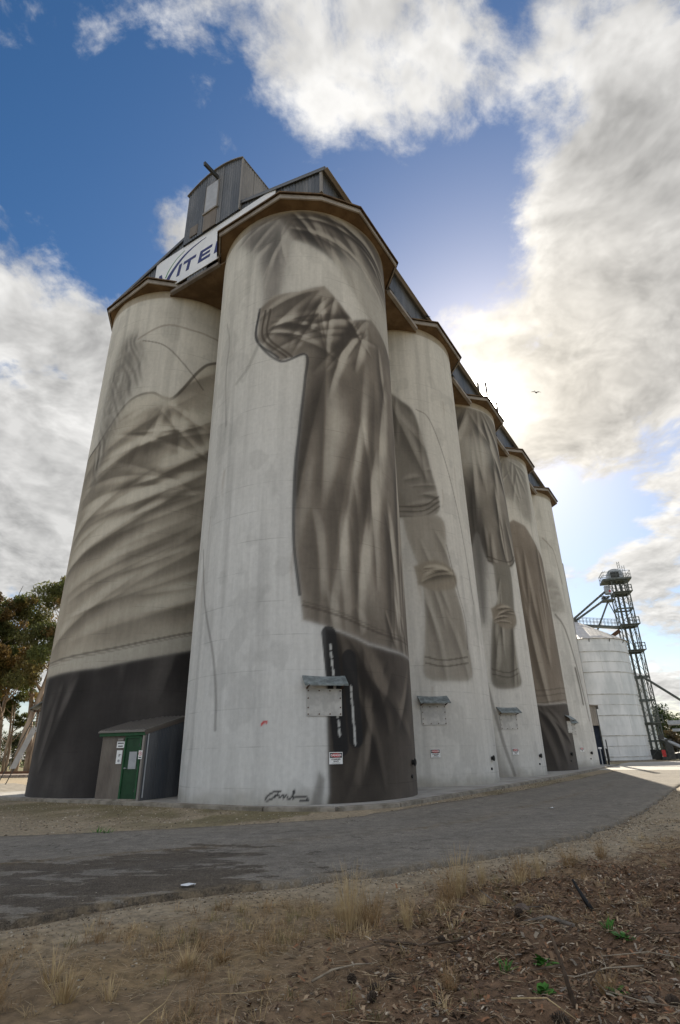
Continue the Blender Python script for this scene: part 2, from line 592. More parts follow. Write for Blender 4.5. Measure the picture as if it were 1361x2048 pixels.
# ------------------------------------------------------------------ ground, road, yard
road_near = [(-60, -24), (-30, -9), (-14, 0.5), (-8.2, 4.35), (-5.2, 6.1), (-3.60, 6.92), (-2.40, 8.01), (-.37, 8.84), (1.58, 9.94), (3.63, 11.45), (5.5, 13.5), (7.34, 16.0), (11.2, 21.9), (15.04, 27.77), (24, 41), (34, 54), (46, 66)]
road_far = [(-60, 13.0), (-30, 12.9), (-14, 13.3), (-10.5, 13.6), (-7.65, 13.97), (-6.0, 14.25), (-4.54, 14.63), (-2.6, 15.2), (-.67, 16.03), (.5, 17.0), (1.6, 18.55), (3.6, 21.0), (5.92, 23.8), (12.66, 33.9), (20.0, 45.5), (27, 57), (37, 73)]


def resample(pl, n):
    pl = np.array(pl, float)
    s = np.r_[0, np.cumsum(np.hypot(*np.diff(pl, axis=0).T))]
    t = np.linspace(0, 1, len(pl))
    tt = np.linspace(0, 1, n)
    out = np.stack([np.interp(tt, t, pl[:, 0]), np.interp(tt, t, pl[:, 1])], -1)
    for _ in range(int(n / 40)):
        out[1:-1] = .25 * out[:-2] + .5 * out[1:-1] + .25 * out[2:]
    return out


NR = 560
RN, RF = resample(road_near, NR), resample(road_far, NR)
_sn = np.r_[0, np.cumsum(np.hypot(*np.diff(RN, axis=0).T))]
wob = (fbm(_sn * 1.3, _sn * 0, 3) - .5) * .30 + (fbm(_sn * 6, _sn * 0, 5) - .5) * .10
nrm = np.stack([np.gradient(RN[:, 1]), -np.gradient(RN[:, 0])], -1)
nrm /= np.linalg.norm(nrm, axis=1)[:, None]
RN = RN + nrm * wob[:, None]
_sf = np.r_[0, np.cumsum(np.hypot(*np.diff(RF, axis=0).T))]
RF = RF + nrm * ((fbm(_sf * 1.1, _sf * 0, 13) - .5) * .35)[:, None]


def in_poly(px, py, poly):
    x, y = poly[:, 0], poly[:, 1]
    ins = np.zeros(px.shape, bool)
    j = len(x) - 1
    for i in range(len(x)):
        c = ((y[i] > py) != (y[j] > py)) & (px < (x[j] - x[i]) * (py - y[i]) / (y[j] - y[i] + 1e-12) + x[i])
        ins ^= c
        j = i
    return ins


ROADPOLY = np.vstack([RN[::4], RF[::-4]])


def dist_poly(px, py, pl):
    best = np.full(px.shape, 1e9)
    for i in range(len(pl) - 1):
        a, b = pl[i], pl[i + 1]
        d = b - a
        t = np.clip(((px - a[0]) * d[0] + (py - a[1]) * d[1]) / (d @ d + 1e-12), 0, 1)
        best = np.minimum(best, np.hypot(px - a[0] - t * d[0], py - a[1] - t * d[1]))
    return best


def grow(a, b, fine, far, ratio=1.22):
    mid = list(np.arange(a, b, fine))
    s, st = [], fine
    x = mid[-1]
    while x < far:
        st *= ratio
        x += st
        s.append(x)
    lo, st, x = [], fine, mid[0]
    while x > -far:
        st *= ratio
        x -= st
        lo.append(x)
    return np.array(lo[::-1] + mid + s)


gx = grow(-7, 8, .065, 3200)
gy = grow(3.2, 15, .065, 3200)
GX, GY = np.meshgrid(gx, gy, indexing='ij')
nearm = (GX > -12) & (GX < 16) & (GY > 1) & (GY < 40)
rd = np.full(GX.shape, 99.0)
rd[nearm] = dist_poly(GX[nearm], GY[nearm], RN[::3])
inroad = np.zeros(GX.shape, bool)
inroad[nearm] = in_poly(GX[nearm], GY[nearm], ROADPOLY)
near_side = nearm & (~inroad) & (GY < 15 + GX)
lump = (fbm(GX * 1.4, GY * 1.4, 21, 4) - .5) * .16 + (fbm(GX * 6, GY * 6, 31, 3) - .5) * .05
mulch_w = sstep(-.6, 1.0, GX * .75 - (GY - 5.9) * .35) * sstep(9.5, 7.0, GY - .28 * GX) * (GY < 14)
GZ = np.zeros(GX.shape)
fade = sstep(0.25, 1.4, rd) * sstep(40, 14, GY) * sstep(30, 10, np.abs(GX))
GZ = np.where(near_side, lump * fade * (1 + .9 * mulch_w) - .05 * sstep(.5, .1, rd) + .05 * mulch_w * fade, 0)
GZ = np.where(inroad, -.06, GZ)
GZ = np.where(~nearm & (np.hypot(GX, GY) < 400), 0, GZ)


def ground_colour(x, y, near_s, rdist, mw):
    soil = np.array([.225, .160, .095])
    grav = np.array([.31, .25, .17])
    mul = np.array([.165, .102, .060])
    dry = np.array([.32, .225, .11])
    olive = np.array([.125, .105, .040])
    shape = x.shape + (1,)
    n1 = fbm(x * .9, y * .9, 41).reshape(shape)
    n2 = fbm(x * 3.1, y * 3.1, 51).reshape(shape)
    c = grav * (.75 + .5 * n2)
    # verge in front: gravel by the road, soil behind it, mulch on the right
    f = sstep(.8, 2.1, rdist + (n1[..., 0] - .5) * 1.6).reshape(shape)
    cn = grav * (.7 + .55 * n2) * (1 - f) + soil * (.75 + .5 * n2) * f
    g2 = (sstep(.48, .62, n1[..., 0]) * sstep(.3, 1.2, rdist)).reshape(shape)
    cn = cn * (1 - .45 * g2) + dry * .45 * g2
    cn = cn * (1 - mw.reshape(shape)) + mul * (.7 + .6 * n2) * mw.reshape(shape)
    c = np.where(near_s[..., None], cn, c)
    # mossy olive strip in front of the silos
    w = np.stack([x - C2[0], y - C2[1]], -1)
    u, v = w @ DU, w @ DV
    ds = np.minimum(np.abs(u + 4.6) + np.maximum(-v - 5, 0) * 2, 99)
    mo = (sstep(5.5, .5, np.abs(u + 6.0)) * (v > -4) * (v < 40) * sstep(.30, .55, n1[..., 0])).reshape(shape)
    mo2 = (sstep(2.2, .2, np.abs(v + 6.4)) * (u > 2) * (u < 48) * sstep(.35, .6, n1[..., 0]) * .8).reshape(shape)
    mo = np.maximum(mo, mo2)
    c = np.where(near_s[..., None], c, c * (1 - .75 * mo) + olive * (.7 + .6 * n2) * .75 * mo)
    # open country further off
    r = np.hypot(x, y)
    far = sstep(58, 95, r).reshape(shape)
    grass = np.array([.10, .125, .035]) * (.6 + .8 * fbm(x * .02, y * .02, 61)).reshape(shape)
    tan = np.array([.20, .155, .09])
    k = sstep(.42, .58, fbm(x * .013, y * .05, 71)).reshape(shape)
    c = c * (1 - far) + (grass * k + tan * (1 - k)) * far
    return c


gc = ground_colour(GX, GY, near_side, rd, mulch_w * near_side)
nx, ny = GX.shape
idx = np.arange(nx * ny).reshape(nx, ny)
quads = np.stack([idx[:-1, :-1], idx[1:, :-1], idx[1:, 1:], idx[:-1, 1:]], -1).reshape(-1, 4)
g_me = np_mesh('ground', np.stack([GX, GY, GZ], -1).reshape(-1, 3), quads, M['ground'], True, gc.reshape(-1, 3))
tag(link('ground', g_me), kind='structure')


def ground_z(x, y):
    i = np.clip(np.searchsorted(gx, x) - 1, 0, nx - 2)
    j = np.clip(np.searchsorted(gy, y) - 1, 0, ny - 2)
    fx = (x - gx[i]) / (gx[i + 1] - gx[i])
    fy = (y - gy[j]) / (gy[j + 1] - gy[j])
    return (GZ[i, j] * (1 - fx) + GZ[i + 1, j] * fx) * (1 - fy) + (GZ[i, j + 1] * (1 - fx) + GZ[i + 1, j + 1] * fx) * fy


def solid_strip(A, B, z0, z1, mid=26):
    """a thick sheet between two edge lines, with a side face along each"""
    rows = [A + (B - A) * t for t in np.linspace(0, 1, mid)]
    n = len(A)
    V = [np.c_[A, np.full(n, z0)]] + [np.c_[r, np.full(n, z1)] for r in rows] + [np.c_[B, np.full(n, z0)]]
    k = len(V)
    V = np.vstack(V)
    ii = np.arange(k * n).reshape(k, n)
    F = np.stack([ii[:-1, :-1], ii[:-1, 1:], ii[1:, 1:], ii[1:, :-1]], -1).reshape(-1, 4)
    return V, F


V, F = solid_strip(RN, RF, -.08, .022)
_t = np.r_[0, np.linspace(0, 1, 26), 1][:, None] * np.ones((1, NR))
_ss = np.broadcast_to(np.r_[0, np.cumsum(np.hypot(*np.diff((RN + RF) / 2, axis=0).T))], _t.shape)
_lin = np.exp(-((_t - .52 - .10 * (fbm(_ss * .22, _ss * 0, 301) - .5)) / .022) ** 2) * sstep(.30, .6, fbm(_ss * .9, _t * 4, 302))
_edge = np.maximum(np.exp(-_t / .035), np.exp(-(1 - _t) / .05)) * fbm(_ss * 2.2, _t * 30, 303) * 1.1
_trk = np.exp(-((_t - .30) / .05) ** 2) + np.exp(-((_t - .72) / .05) ** 2)
_rc = np.stack([_lin, _edge, _trk], -1).reshape(-1, 3)
tag(link('road', np_mesh('road', V, F, M['asphalt'], False, _rc)), kind='structure')


def slab(name, poly, z0, z1, mat, kind='structure'):
    n = len(poly)
    v = [(p[0], p[1], z0) for p in poly] + [(p[0], p[1], z1) for p in poly]
    f = [tuple(range(n, 2 * n))] + [(i, (i + 1) % n, n + (i + 1) % n, n + i) for i in range(n)]
    return tag(mesh(name, v, f, mat), kind=kind)


slab('yard', [(19.2, 49.0), (24.4, 44.5), (40, 34), (90, 50), (70, 92), (44, 74), (33.5, 71.5), (28, 63)], -.05, .03, M['yard'])
# distant strip of road and railway on the left
slab('road', [(-16.2, 34.6), (-24.0, 44.4), (-70, 44), (-70, 33), (-18.0, 31.6)], -.05, .02, M['kerb'])
tag(bpy.data.objects['road.001'], kind='structure')
slab('railway_bed', [(-16, 57), (-16, 68), (-90, 78), (-90, 62)], -.05, .25, pmat('railway_ballast', (.17, .13, .10), (.30, .25, .21), 4, 0.9, 0, .6, 6))

# concrete slab the silos stand on, with its kerb pieces
ap = [site(-4.9, 16.5), site(-4.75, 7), site(-4.75, -2.2), site(-4.0, -4.3), site(-2.1, -5.35), site(8, -5.6), site(18, -5.75), site(30, -5.6), site(46, -5.3), site(46, 16.5)]
slab('pavement', ap, -.05, .10, M['concrete'])


def kerb_line(pts, w=.16, h=.13):
    pts = [np.array(p[:2]) for p in pts]
    for a, b in zip(pts[:-1], pts[1:]):
        L = np.linalg.norm(b - a)
        n = max(1, round(L / 5.0))
        for k in range(n):
            p = a + (b - a) * (k / n)
            q = a + (b - a) * ((k + 1) / n - .012 / L)
            t = (q - p) / np.linalg.norm(q - p)
            o = np.array([t[1], -t[0]]) * w
            v = [(*p, -.05), (*q, -.05), (*(q + o), -.05), (*(p + o), -.05), (*p, h), (*q, h), (*(q + o), h - .03), (*(p + o), h - .03)]
            f = [(4, 5, 6, 7), (0, 1, 5, 4), (1, 2, 6, 5), (2, 3, 7, 6), (3, 0, 4, 7)]
            tag(mesh('kerb', v, f, M['kerb']), kind='structure')


kerb_line(ap[:9])

# ------------------------------------------------------------------ the painted silos
BARE = np.array([.595, .597, .59])
CREAM = np.array([.58, .548, .48])


def pdist(S, Z, pts):
    """distance to a polyline given in metres (s along the wall, z up)"""
    best = np.full(S.shape, 1e9)
    for (a0, a1), (b0, b1) in zip(pts[:-1], pts[1:]):
        dx, dz = b0 - a0, b1 - a1
        t = np.clip(((S - a0) * dx + (Z - a1) * dz) / (dx * dx + dz * dz + 1e-9), 0, 1)
        best = np.minimum(best, np.hypot(S - a0 - t * dx, Z - a1 - t * dz))
    return best


def spline(pts, n=10):
    P = [np.array(p, float) for p in pts]
    P = [2 * P[0] - P[1]] + P + [2 * P[-1] - P[-2]]
    out = []
    for i in range(1, len(P) - 2):
        for t in np.linspace(0, 1, n, endpoint=False):
            a, b, c, d = P[i - 1], P[i], P[i + 1], P[i + 2]
            out.append(.5 * (2 * b + (c - a) * t + (2 * a - 5 * b + 4 * c - d) * t * t + (3 * b - a - 3 * c + d) * t ** 3))
    out.append(P[-2])
    return [tuple(o) for o in out]


def inside(S, Z, pts, soft=.06):
    m = in_poly(S, Z, np.array(pts)).astype(np.float32)
    dd = pdist(S, Z, list(pts) + [pts[0]])
    return np.where(m > .5, 1 - .5 * np.exp(-dd / soft), .5 * np.exp(-dd / soft))


def folds(S, Z, ang, spacing, seed, warp=1.0, sharp=2.0):
    """relief of hanging cloth: returns light and dark of its folds, about -1..1"""
    ca, sa = math.cos(ang), math.sin(ang)
    w = (fbm(S / 5 + 9, Z / 5 + 3, seed, 3) - .5) * 3.2 * warp
    t = (S * ca + Z * sa + w)
    l = -S * sa + Z * ca
    H = 0
    for k, (sp, am) in enumerate(((spacing, 1.0), (spacing * .53, .5), (spacing * .23, .18))):
        ph = t / sp + 1.5 * (fbm(l / (sp * 2.6), t / (sp * 2.2), seed + 11 + k, 2) - .5) * 2
        fr = np.mod(ph, 1.0)
        # a fold: steep on one side, long slack fall on the other
        r = np.where(fr < .3, sstep(0, .3, fr), 1 - ((fr - .3) / .7) ** .8)
        come = sstep(.30, .72, fbm(l / (sp * 2.4) + 5 * k, t / (sp * 1.1), seed + 31 + k, 3))
        H = H + am * sp * r * (.12 + 1.1 * come)
    gs = np.gradient(H, axis=0) / np.gradient(S, axis=0)
    gz = np.gradient(H, axis=1) / np.gradient(Z, axis=1)
    sh = -gs * .75 + gz * .65
    for _ in range(2):
        sh[1:-1] = .25 * sh[:-2] + .5 * sh[1:-1] + .25 * sh[2:]
        sh[:, 1:-1] = .25 * sh[:, :-2] + .5 * sh[:, 1:-1] + .25 * sh[:, 2:]
    soft = (fbm(S / 1.7, Z / 2.6, seed + 77, 3) - .5) * .7
    return np.tanh(sh * .58 + soft), H / spacing


def crease(sh, S, Z, pts, w, k, taper='both'):
    """one brushed fold: a dark crease with a lit roll beside it, along a curve"""
    P = np.array(spline(pts, 6))
    s, z = S[:, 0], Z[0]
    i0, i1 = np.searchsorted(s, [P[:, 0].min() - 3 * w, P[:, 0].max() + 3 * w])
    j0, j1 = np.searchsorted(z, [P[:, 1].min() - 3 * w, P[:, 1].max() + 3 * w])
    if i1 - i0 < 2 or j1 - j0 < 2:
        return
    a, b = S[i0:i1, j0:j1], Z[i0:i1, j0:j1]
    best, sg, u = np.full(a.shape, 1e9), np.zeros(a.shape), np.zeros(a.shape)
    n = len(P) - 1
    for q in range(n):
        d = P[q + 1] - P[q]
        L2 = d @ d + 1e-9
        t = np.clip(((a - P[q, 0]) * d[0] + (b - P[q, 1]) * d[1]) / L2, 0, 1)
        ex, ez = a - P[q, 0] - t * d[0], b - P[q, 1] - t * d[1]
        dd = np.hypot(ex, ez)
        m = dd < best
        best = np.where(m, dd, best)
        sg = np.where(m, np.sign(d[0] * ez - d[1] * ex), sg)
        u = np.where(m, (q + t) / n, u)
    amp = np.sin(PI * np.clip(u, 0, 1)) ** .7 if taper == 'both' else (1 - u) ** .7
    ww = w * (.35 + .65 * amp)
    x = sg * best / ww
    dark = np.where(x < 0, np.exp(-(x / 1.0) ** 2), np.exp(-(x / .16) ** 2))
    lite = np.where(x > 0, np.exp(-((x - .75) / .55) ** 2), 0)
    sh[i0:i1, j0:j1] += amp * k * (.85 * lite - 1.0 * dark) * (best < 3 * w)


def brush(S, Z, strokes, seed, soft=.55, k=1.0):
    """all the folds of one cloth over a softly mottled ground"""
    sh = (fbm(S / 1.9, Z / 2.8, seed, 4) - .5) * 2 * soft
    for pts, w, kk in strokes:
        crease(sh, S, Z, pts, w, kk * k)
    sh = sh + (fbm(S / .5, Z / .8, seed + 3, 3) - .5) * .22
    return np.tanh(sh)


def run_strokes(seed, n, t0, t1, z0, z1, ang, dang, lmin, lmax, w, curve=.0, k=1.0):
    """long slack folds: start in a patch of wall, run on at an angle with a gentle bend"""
    r = random.Random(seed)
    out = []
    for q in range(n):
        s, z = A(r.uniform(t0, t1)), z0 + (z1 - z0) * ((q + r.random()) / n)
        a = rad(ang + r.uniform(-dang, dang))
        L = r.uniform(lmin, lmax)
        c = curve + r.uniform(-.25, .25)
        pts = []
        for m in range(6):
            pts.append((s, z))
            a2 = a + c * (m / 5 - .5)
            s += math.cos(a2) * L / 5
            z += math.sin(a2) * L / 5
        out.append((pts, w * r.uniform(.55, 1.35), k * r.uniform(.55, 1.25)))
    return out


def fan(seed, t, z, a0, a1, n, lmin, lmax, w, curve=.0, k=1.0):
    """folds radiating from a gathered point"""
    r = random.Random(seed)
    out = []
    for q in range(n):
        a = rad(a0 + (a1 - a0) * (q + r.uniform(.2, .8)) / n)
        L = r.uniform(lmin, lmax)
        s0, z0 = A(t) + math.cos(a) * .3 + r.uniform(-1, 1) * L * .20, z + math.sin(a) * .3 + r.uniform(-1, 1) * L * .20
        a += r.uniform(-.22, .22)
        pts = []
        for m in range(6):
            pts.append((s0, z0))
            a2 = a + curve * (m / 5) + r.uniform(-.05, .05)
            s0 += math.cos(a2) * L / 5
            z0 += math.sin(a2) * L / 5
        out.append((pts, w * r.uniform(.6, 1.3), k * r.uniform(.6, 1.2)))
    return out


def lay(C, mask, col):
    return C * (1 - mask[..., None]) + col * mask[..., None]


def line(C, S, Z, pts, w, col, k=1.0):
    m = k * sstep(w, w * .35, pdist(S, Z, spline(pts)))
    return lay(C, m, np.array(col))


def cloth_col(sh, mid, light, dark):
    a = np.clip(sh, 0, 1)[..., None]
    b = np.clip(-sh, 0, 1)[..., None]
    return mid * (1 - a) * (1 - b) + light * a + dark * b


def base_wall(S, Z, seed, warm=0.5):
    n = fbm(S / 2.2, Z / 3.0, seed, 4)
    C = BARE * (1 - warm) + CREAM * warm
    C = C * np.ones(S.shape + (1,))
    hi = sstep(8, 24, Z)[..., None] * .8
    C = C * (1 - hi) + CREAM * hi
    C = C * (.90 + .15 * n)[..., None]
    pt = sstep(.60, .66, fbm(S / 1.1, Z / 1.6, seed + 9, 3)) * .10
    C = C * (1 - pt)[..., None]
    st = fbm(S * 2.2, Z * .12, seed + 3, 4)
    C = C * (1 - .16 * sstep(.55, .8, st))[..., None]
    rr = np.random.default_rng(seed)
    for q in range(10):
        t0, z0 = rr.uniform(150, 290), rr.uniform(2, 26)
        ln = rr.uniform(.6, 3.0)
        st_ = np.exp(-((S - A(t0) - .05 * np.sin(Z * 3)) / rr.uniform(.03, .09)) ** 2) * sstep(z0 - ln, z0 - ln * .2, Z) * (Z < z0)
        C = lay(C, .28 * st_, np.array([.25, .17, .10]))
    base = sstep(.75, .05, Z + .5 * (fbm(S / .5, Z / .4, seed + 21, 3) - .5))
    C = lay(C, base * .55, np.array([.24, .215, .17]))
    top = sstep(26.45, 26.5, Z)
    C = lay(C, top * .75, np.array([.25, .205, .145]) * (.8 + .4 * 1))
    return C


def A(th):
    return rad(th) * RS


def D(pts):
    return [(A(t), z) for t, z in pts]


SEP_M, SEP_L, SEP_D = np.array([.24, .21, .172]), np.array([.50, .45, .37]), np.array([.060, .048, .037])
TAN_M, TAN_L, TAN_D = np.array([.345, .308, .248]), np.array([.57, .53, .445]), np.array([.095, .080, .062])
INK = np.array([.035, .034, .036])


def paint_one(S, Z):            # far left wall: a wide pale cloth with a hem over a dark band
    C = base_wall(S, Z, 100, .8)
    st = run_strokes(1, 15, 150, 185, 5.6, 16.0, 30, 9, 5.5, 9.5, .55, .35, 1.0) + run_strokes(2, 12, 195, 225, 6.6, 18.5, 34, 9, 4.0, 7.5, .60, .25, 1.0)
    st += run_strokes(3, 10, 160, 230, 7.0, 18, 24, 12, 2.0, 4.0, .26, .3, .8) + fan(4, 226, 19.6, 200, 330, 9, 2.5, 5.0, .36, .4, .8) + fan(5, 250, 14.9, 150, 215, 7, 3.0, 6.5, .42, .2, 1.0)
    sh = brush(S, Z, st, 110, .5, .72)
    cl = cloth_col(sh * .95, TAN_M, TAN_L, TAN_D)
    lowlight = sstep(20, 8, Z)[..., None]
    cl = cl * (1 - .0 * lowlight)
    top = D([(150, 16.6), (170, 17.0), (181, 17.8), (197, 19.3), (212, 19.7), (226, 19.4), (242, 21.6), (251, 22.4), (270, 23.2), (312, 23.4), (312, 6.9), (270, 6.5), (252, 6.03), (231, 5.63), (205, 5.2), (167, 5.05), (150, 5.1)])
    m = inside(S, Z, top, .05)
    C = lay(C, m, cl)
    edge = D([(150, 16.6), (170, 17.0), (181, 17.8), (197, 19.3), (212, 19.7), (226, 19.4), (242, 21.6), (251, 22.4), (270, 23.2)])
    C = line(C, S, Z, edge, .12, SEP_D, .8)
    # lighter yoke under the edge
    yk = inside(S, Z, D([(186, 18.2), (197, 19.3), (212, 19.7), (226, 19.4), (224, 18.9), (205, 18.6)]), .2)
    C = lay(C, yk * .8, TAN_L)
    hem = D([(150, 5.75), (167, 5.7), (205, 5.95), (231, 6.4), (252, 6.85), (280, 7.3)])
    hb = inside(S, Z, hem + D([(280, 6.5), (252, 6.03), (231, 5.63), (205, 5.2), (167, 5.05), (150, 5.1)]), .08)
    C = lay(C, hb * .85, np.array([.40, .375, .32]) * (.9 + .2 * fbm(S, Z, 131)[..., None]))
    C = line(C, S, Z, hem, .07, TAN_D, .7)
    C = line(C, S, Z, [(a, b - .12) for a, b in hem], .04, TAN_D, .4)
    dk = inside(S, Z, D([(140, -1), (140, 5.1), (167, 5.05), (205, 5.2), (231, 5.63), (252, 6.03), (270, 6.5), (320, 6.9), (320, -1)]), .04)
    sh2 = brush(S, Z, run_strokes(8, 9, 150, 250, .5, 5.0, 78, 16, 2.5, 5.0, .6, .3, 1.3), 150, .9)
    dcol = cloth_col(sh2 * .8, np.array([.046, .041, .039]), np.array([.115, .104, .095]), np.array([.015, .0135, .013]))
    C = lay(C, dk, dcol * (.8 + .4 * fbm(S * 1.2, Z * 1.2, 155)[..., None]))
    # a loosely gathered tassel of thread at the upper left and long loose cords
    ts, _ = folds(S, Z, rad(25), .55, 170, .5, 1.2)
    tm = inside(S, Z, spline(D([(172, 21.2), (181, 23.6), (193, 24.0), (203, 22.6), (203, 20.6), (193, 19.0), (184, 16.8), (177, 14.6), (173, 15.0), (171, 18.0)]), 6), .35)
    C = lay(C, tm * .9, cloth_col(ts, np.array([.20, .185, .16]), np.array([.40, .38, .34]), np.array([.06, .055, .05])))
    C = line(C, S, Z, D([(196, 23.6), (215, 24.4), (232, 24.3), (252, 24.2), (275, 24.0)]), .10, SEP_M, .6)
    C = line(C, S, Z, D([(200, 23.4), (217, 22.9), (232, 21.7), (246, 20.4)]), .06, SEP_D, .6)
    sw = inside(S, Z, D([(205, 25.5), (222, 25.7), (252, 25.4), (280, 25.2), (280, 24.2), (252, 24.2), (222, 24.5)]), .5)
    C = lay(C, sw * .3, SEP_M)
    return C


def paint_two(S, Z):            # corner wall: a heavy dark cloth hung down its right half
    C = base_wall(S, Z, 200, .25)
    # upper swathe, gathered under the eave and crossing to the left
    sh0 = brush(S, Z, fan(11, 212, 26.8, 285, 352, 13, 3.5, 7.5, .34, -.25, 1.0) + run_strokes(12, 9, 225, 270, 23.5, 26.5, -28, 8, 2, 4.5, .22, -.3, .9), 205, .5)
    up = inside(S, Z, spline(D([(198, 26.75), (215, 26.9), (245, 26.95), (285, 26.9), (310, 26.8), (310, 20), (282, 20), (262, 20.9), (246, 22.4), (236, 23.6), (222, 24.4), (209, 24.9)]), 5), .12)
    C = lay(C, up, cloth_col(sh0, np.array([.115, .098, .082]), np.array([.34, .31, .26]), np.array([.032, .028, .025])))
    lt = inside(S, Z, spline(D([(236, 24.0), (252, 24.4), (270, 23.6), (300, 23.0), (300, 19.6), (270, 20.2), (250, 21.2)]), 5), .5)
    C = lay(C, lt * .75, CREAM * .88)
    sg = inside(S, Z, spline(D([(168, 26.0), (178, 26.75), (198, 26.8), (206, 25.4), (205, 23.0), (201, 21.0), (192, 20.3), (190, 22.4), (186, 24.5)]), 5), .25)
    sh1 = brush(S, Z, fan(13, 204, 26.4, 200, 280, 9, 2.0, 5.0, .26, .3, 1.0), 215, .5)
    C = lay(C, sg * .85, cloth_col(sh1, np.array([.125, .11, .10]), np.array([.31, .285, .25]), np.array([.04, .036, .034])))
    # main hanging
    shp = D([(189, 20.8), (198, 21.4), (213, 21.5), (228, 22.0), (246, 20.4), (262, 21.2), (285, 20.5), (318, 20.0), (318, 5.1), (291, 5.09), (262, 5.15), (249, 5.24), (234, 5.61), (217, 5.96), (215.4, 6.9), (212.3, 9.0), (212.2, 11.8), (214.4, 14.1), (216.8, 16.4), (217.2, 17.8), (203, 17.5), (188.4, 19.0)])
    m = inside(S, Z, shp, .05)
    st = run_strokes(21, 12, 216, 290, 19.0, 13.5, -94, 7, 6.0, 11.0, .50, .12, .95) + run_strokes(22, 10, 218, 290, 12.5, 9.5, -88, 8, 3.5, 6.0, .42, -.15, .8)
    st += fan(23, 262, 20.8, 185, 262, 12, 2.5, 5.5, .34, .30, 1.1) + fan(24, 232, 21.6, 195, 300, 11, 1.8, 4.2, .28, .35, 1.1) + fan(25, 192, 19.6, -35, 40, 7, 1.6, 3.4, .26, -.2, 1.0)
    st += run_strokes(26, 8, 225, 285, 7.4, 5.9, -75, 12, 1.0, 2.4, .30, .2, .8)
    sh = brush(S, Z, st, 230, .5, .95)
    kx = sstep(15.5, 19, Z)
    broad = np.exp(-((S - A(238) - .22 * (Z - 12)) / 1.3) ** 2) * sstep(19.5, 13, Z) * .42
    edge = np.exp(-np.clip(S - A(213), 0, 9) / .8) * .45
    sh = np.clip(sh * .85 + broad - edge * (1 - kx), -1, 1)
    cl = cloth_col(sh, np.array([.190, .164, .134]), np.array([.47, .435, .37]), np.array([.036, .030, .025]))
    dap = fbm(S / .8, Z / 1.1, 260, 4)
    C = lay(C, m, cl * (.80 + .4 * dap)[..., None])
    C = line(C, S, Z, shp[:1] + shp[-1:] + shp[-2:-3:-1] + shp[-3:-4:-1] + shp[-4:-9:-1], .09, INK, .75)
    # cuff bands on the swag
    for o in (0, .35, .6):
        C = line(C, S, Z, [(a + o, b) for a, b in D([(188.6, 20.6), (187.8, 19.0), (202, 17.7)])], .08, INK if o == 0 else SEP_D, .8)
    hem = D([(217, 6.5), (234, 6.15), (249, 5.8), (262, 5.65), (291, 5.6)])
    C = line(C, S, Z, hem, .07, SEP_D, .55)
    C = line(C, S, Z, [(a, b + .14) for a, b in hem], .05, SEP_D, .35)
    # dark lower cloth
    dk = inside(S, Z, D([(227, 5.68), (234, 5.58), (249, 5.2), (262, 5.1), (291, 5.06), (325, 5.06), (325, -.5), (226, -.5), (228, .4), (227.5, 2.4), (227.6, 4.2)]), .04)
    sh3 = brush(S, Z, fan(27, 240, 5.4, 265, 320, 8, 3.0, 5.4, .45, -.2, 1.0) + run_strokes(28, 6, 238, 280, .4, 3.4, 70, 20, 1.5, 3.2, .45, .3, .9), 270, .5)
    dc = cloth_col(sh3 * .9, np.array([.060, .050, .041]), np.array([.145, .122, .098]), np.array([.018, .015, .013]))
    lift = sstep(A(246), A(285), S)[..., None]
    dc = dc * (1 + .9 * lift)
    C = lay(C, dk, dc * (.8 + .4 * fbm(S * 1.3, Z * .9, 280)[..., None]))
    for t0, t1, z0, z1 in ((228.6, 233.5, 5.5, 1.75), (238.2, 240.5, 4.7, 2.0)):
        st = D([(t0, z0), (t1, z1)])
        C = lay(C, .9 * sstep(.30, .25, pdist(S, Z, st)), np.array([.018, .018, .019]))
    for t0, t1, z0, z1, n in ((229.2, 233.2, 5.1, 2.0, 11), (238.6, 240.2, 3.7, 1.75, 9)):
        for k in range(n):
            a, b = k / n, (k + .55) / n
            C = lay(C, .9 * sstep(.055, .03, pdist(S, Z, D([(t0 + (t1 - t0) * a, z0 + (z1 - z0) * a), (t0 + (t1 - t0) * b, z0 + (z1 - z0) * b)]))), np.array([.50, .50, .48]))
    fl = inside(S, Z, D([(220.5, .05), (224, 1.05), (226.5, .8), (225, .05)]), .05)
    C = lay(C, fl * .8, np.array([.17, .16, .145]))
    # thin drawn lines on the bare left half
    C = line(C, S, Z, D([(152, 9.5), (160, 7.2), (170.8, 5.16), (175.5, 3.6), (176.7, 2.4)]), .10, np.array([.17, .16, .15]), .55)
    C = line(C, S, Z, D([(160, 21.2), (165, 19.8), (163.8, 18.0), (168, 15)]), .10, np.array([.20, .19, .17]), .40)
    C = line(C, S, Z, D([(190, 18.8), (183, 17.6), (175, 17.0)]), .14, np.array([.20, .19, .17]), .35)
    # small red daub and the painter's flourish near the foot
    C = line(C, S, Z, D([(200.0, 2.50), (201.2, 2.58), (202.2, 2.56)]), .06, np.array([.5, .03, .03]), .9)
    C = line(C, S, Z, D([(208.6, 0.50), (206.0, 0.48), (203.6, 0.37), (202.8, 0.26), (204.2, 0.25), (206.4, 0.34), (207.8, 0.42), (206.5, 0.38)]), .04, INK, .95)
    C = line(C, S, Z, D([(207.8, 0.40), (208.6, 0.32), (209.6, 0.40), (210.0, 0.30), (211.0, 0.38), (212.0, 0.28), (213.4, 0.35), (213.8, 0.50), (214.3, 0.50), (213.6, 0.30), (215.2, 0.33), (218.6, 0.33), (219.5, 0.21), (216.4, 0.23)]), .04, INK, .95)
    return C


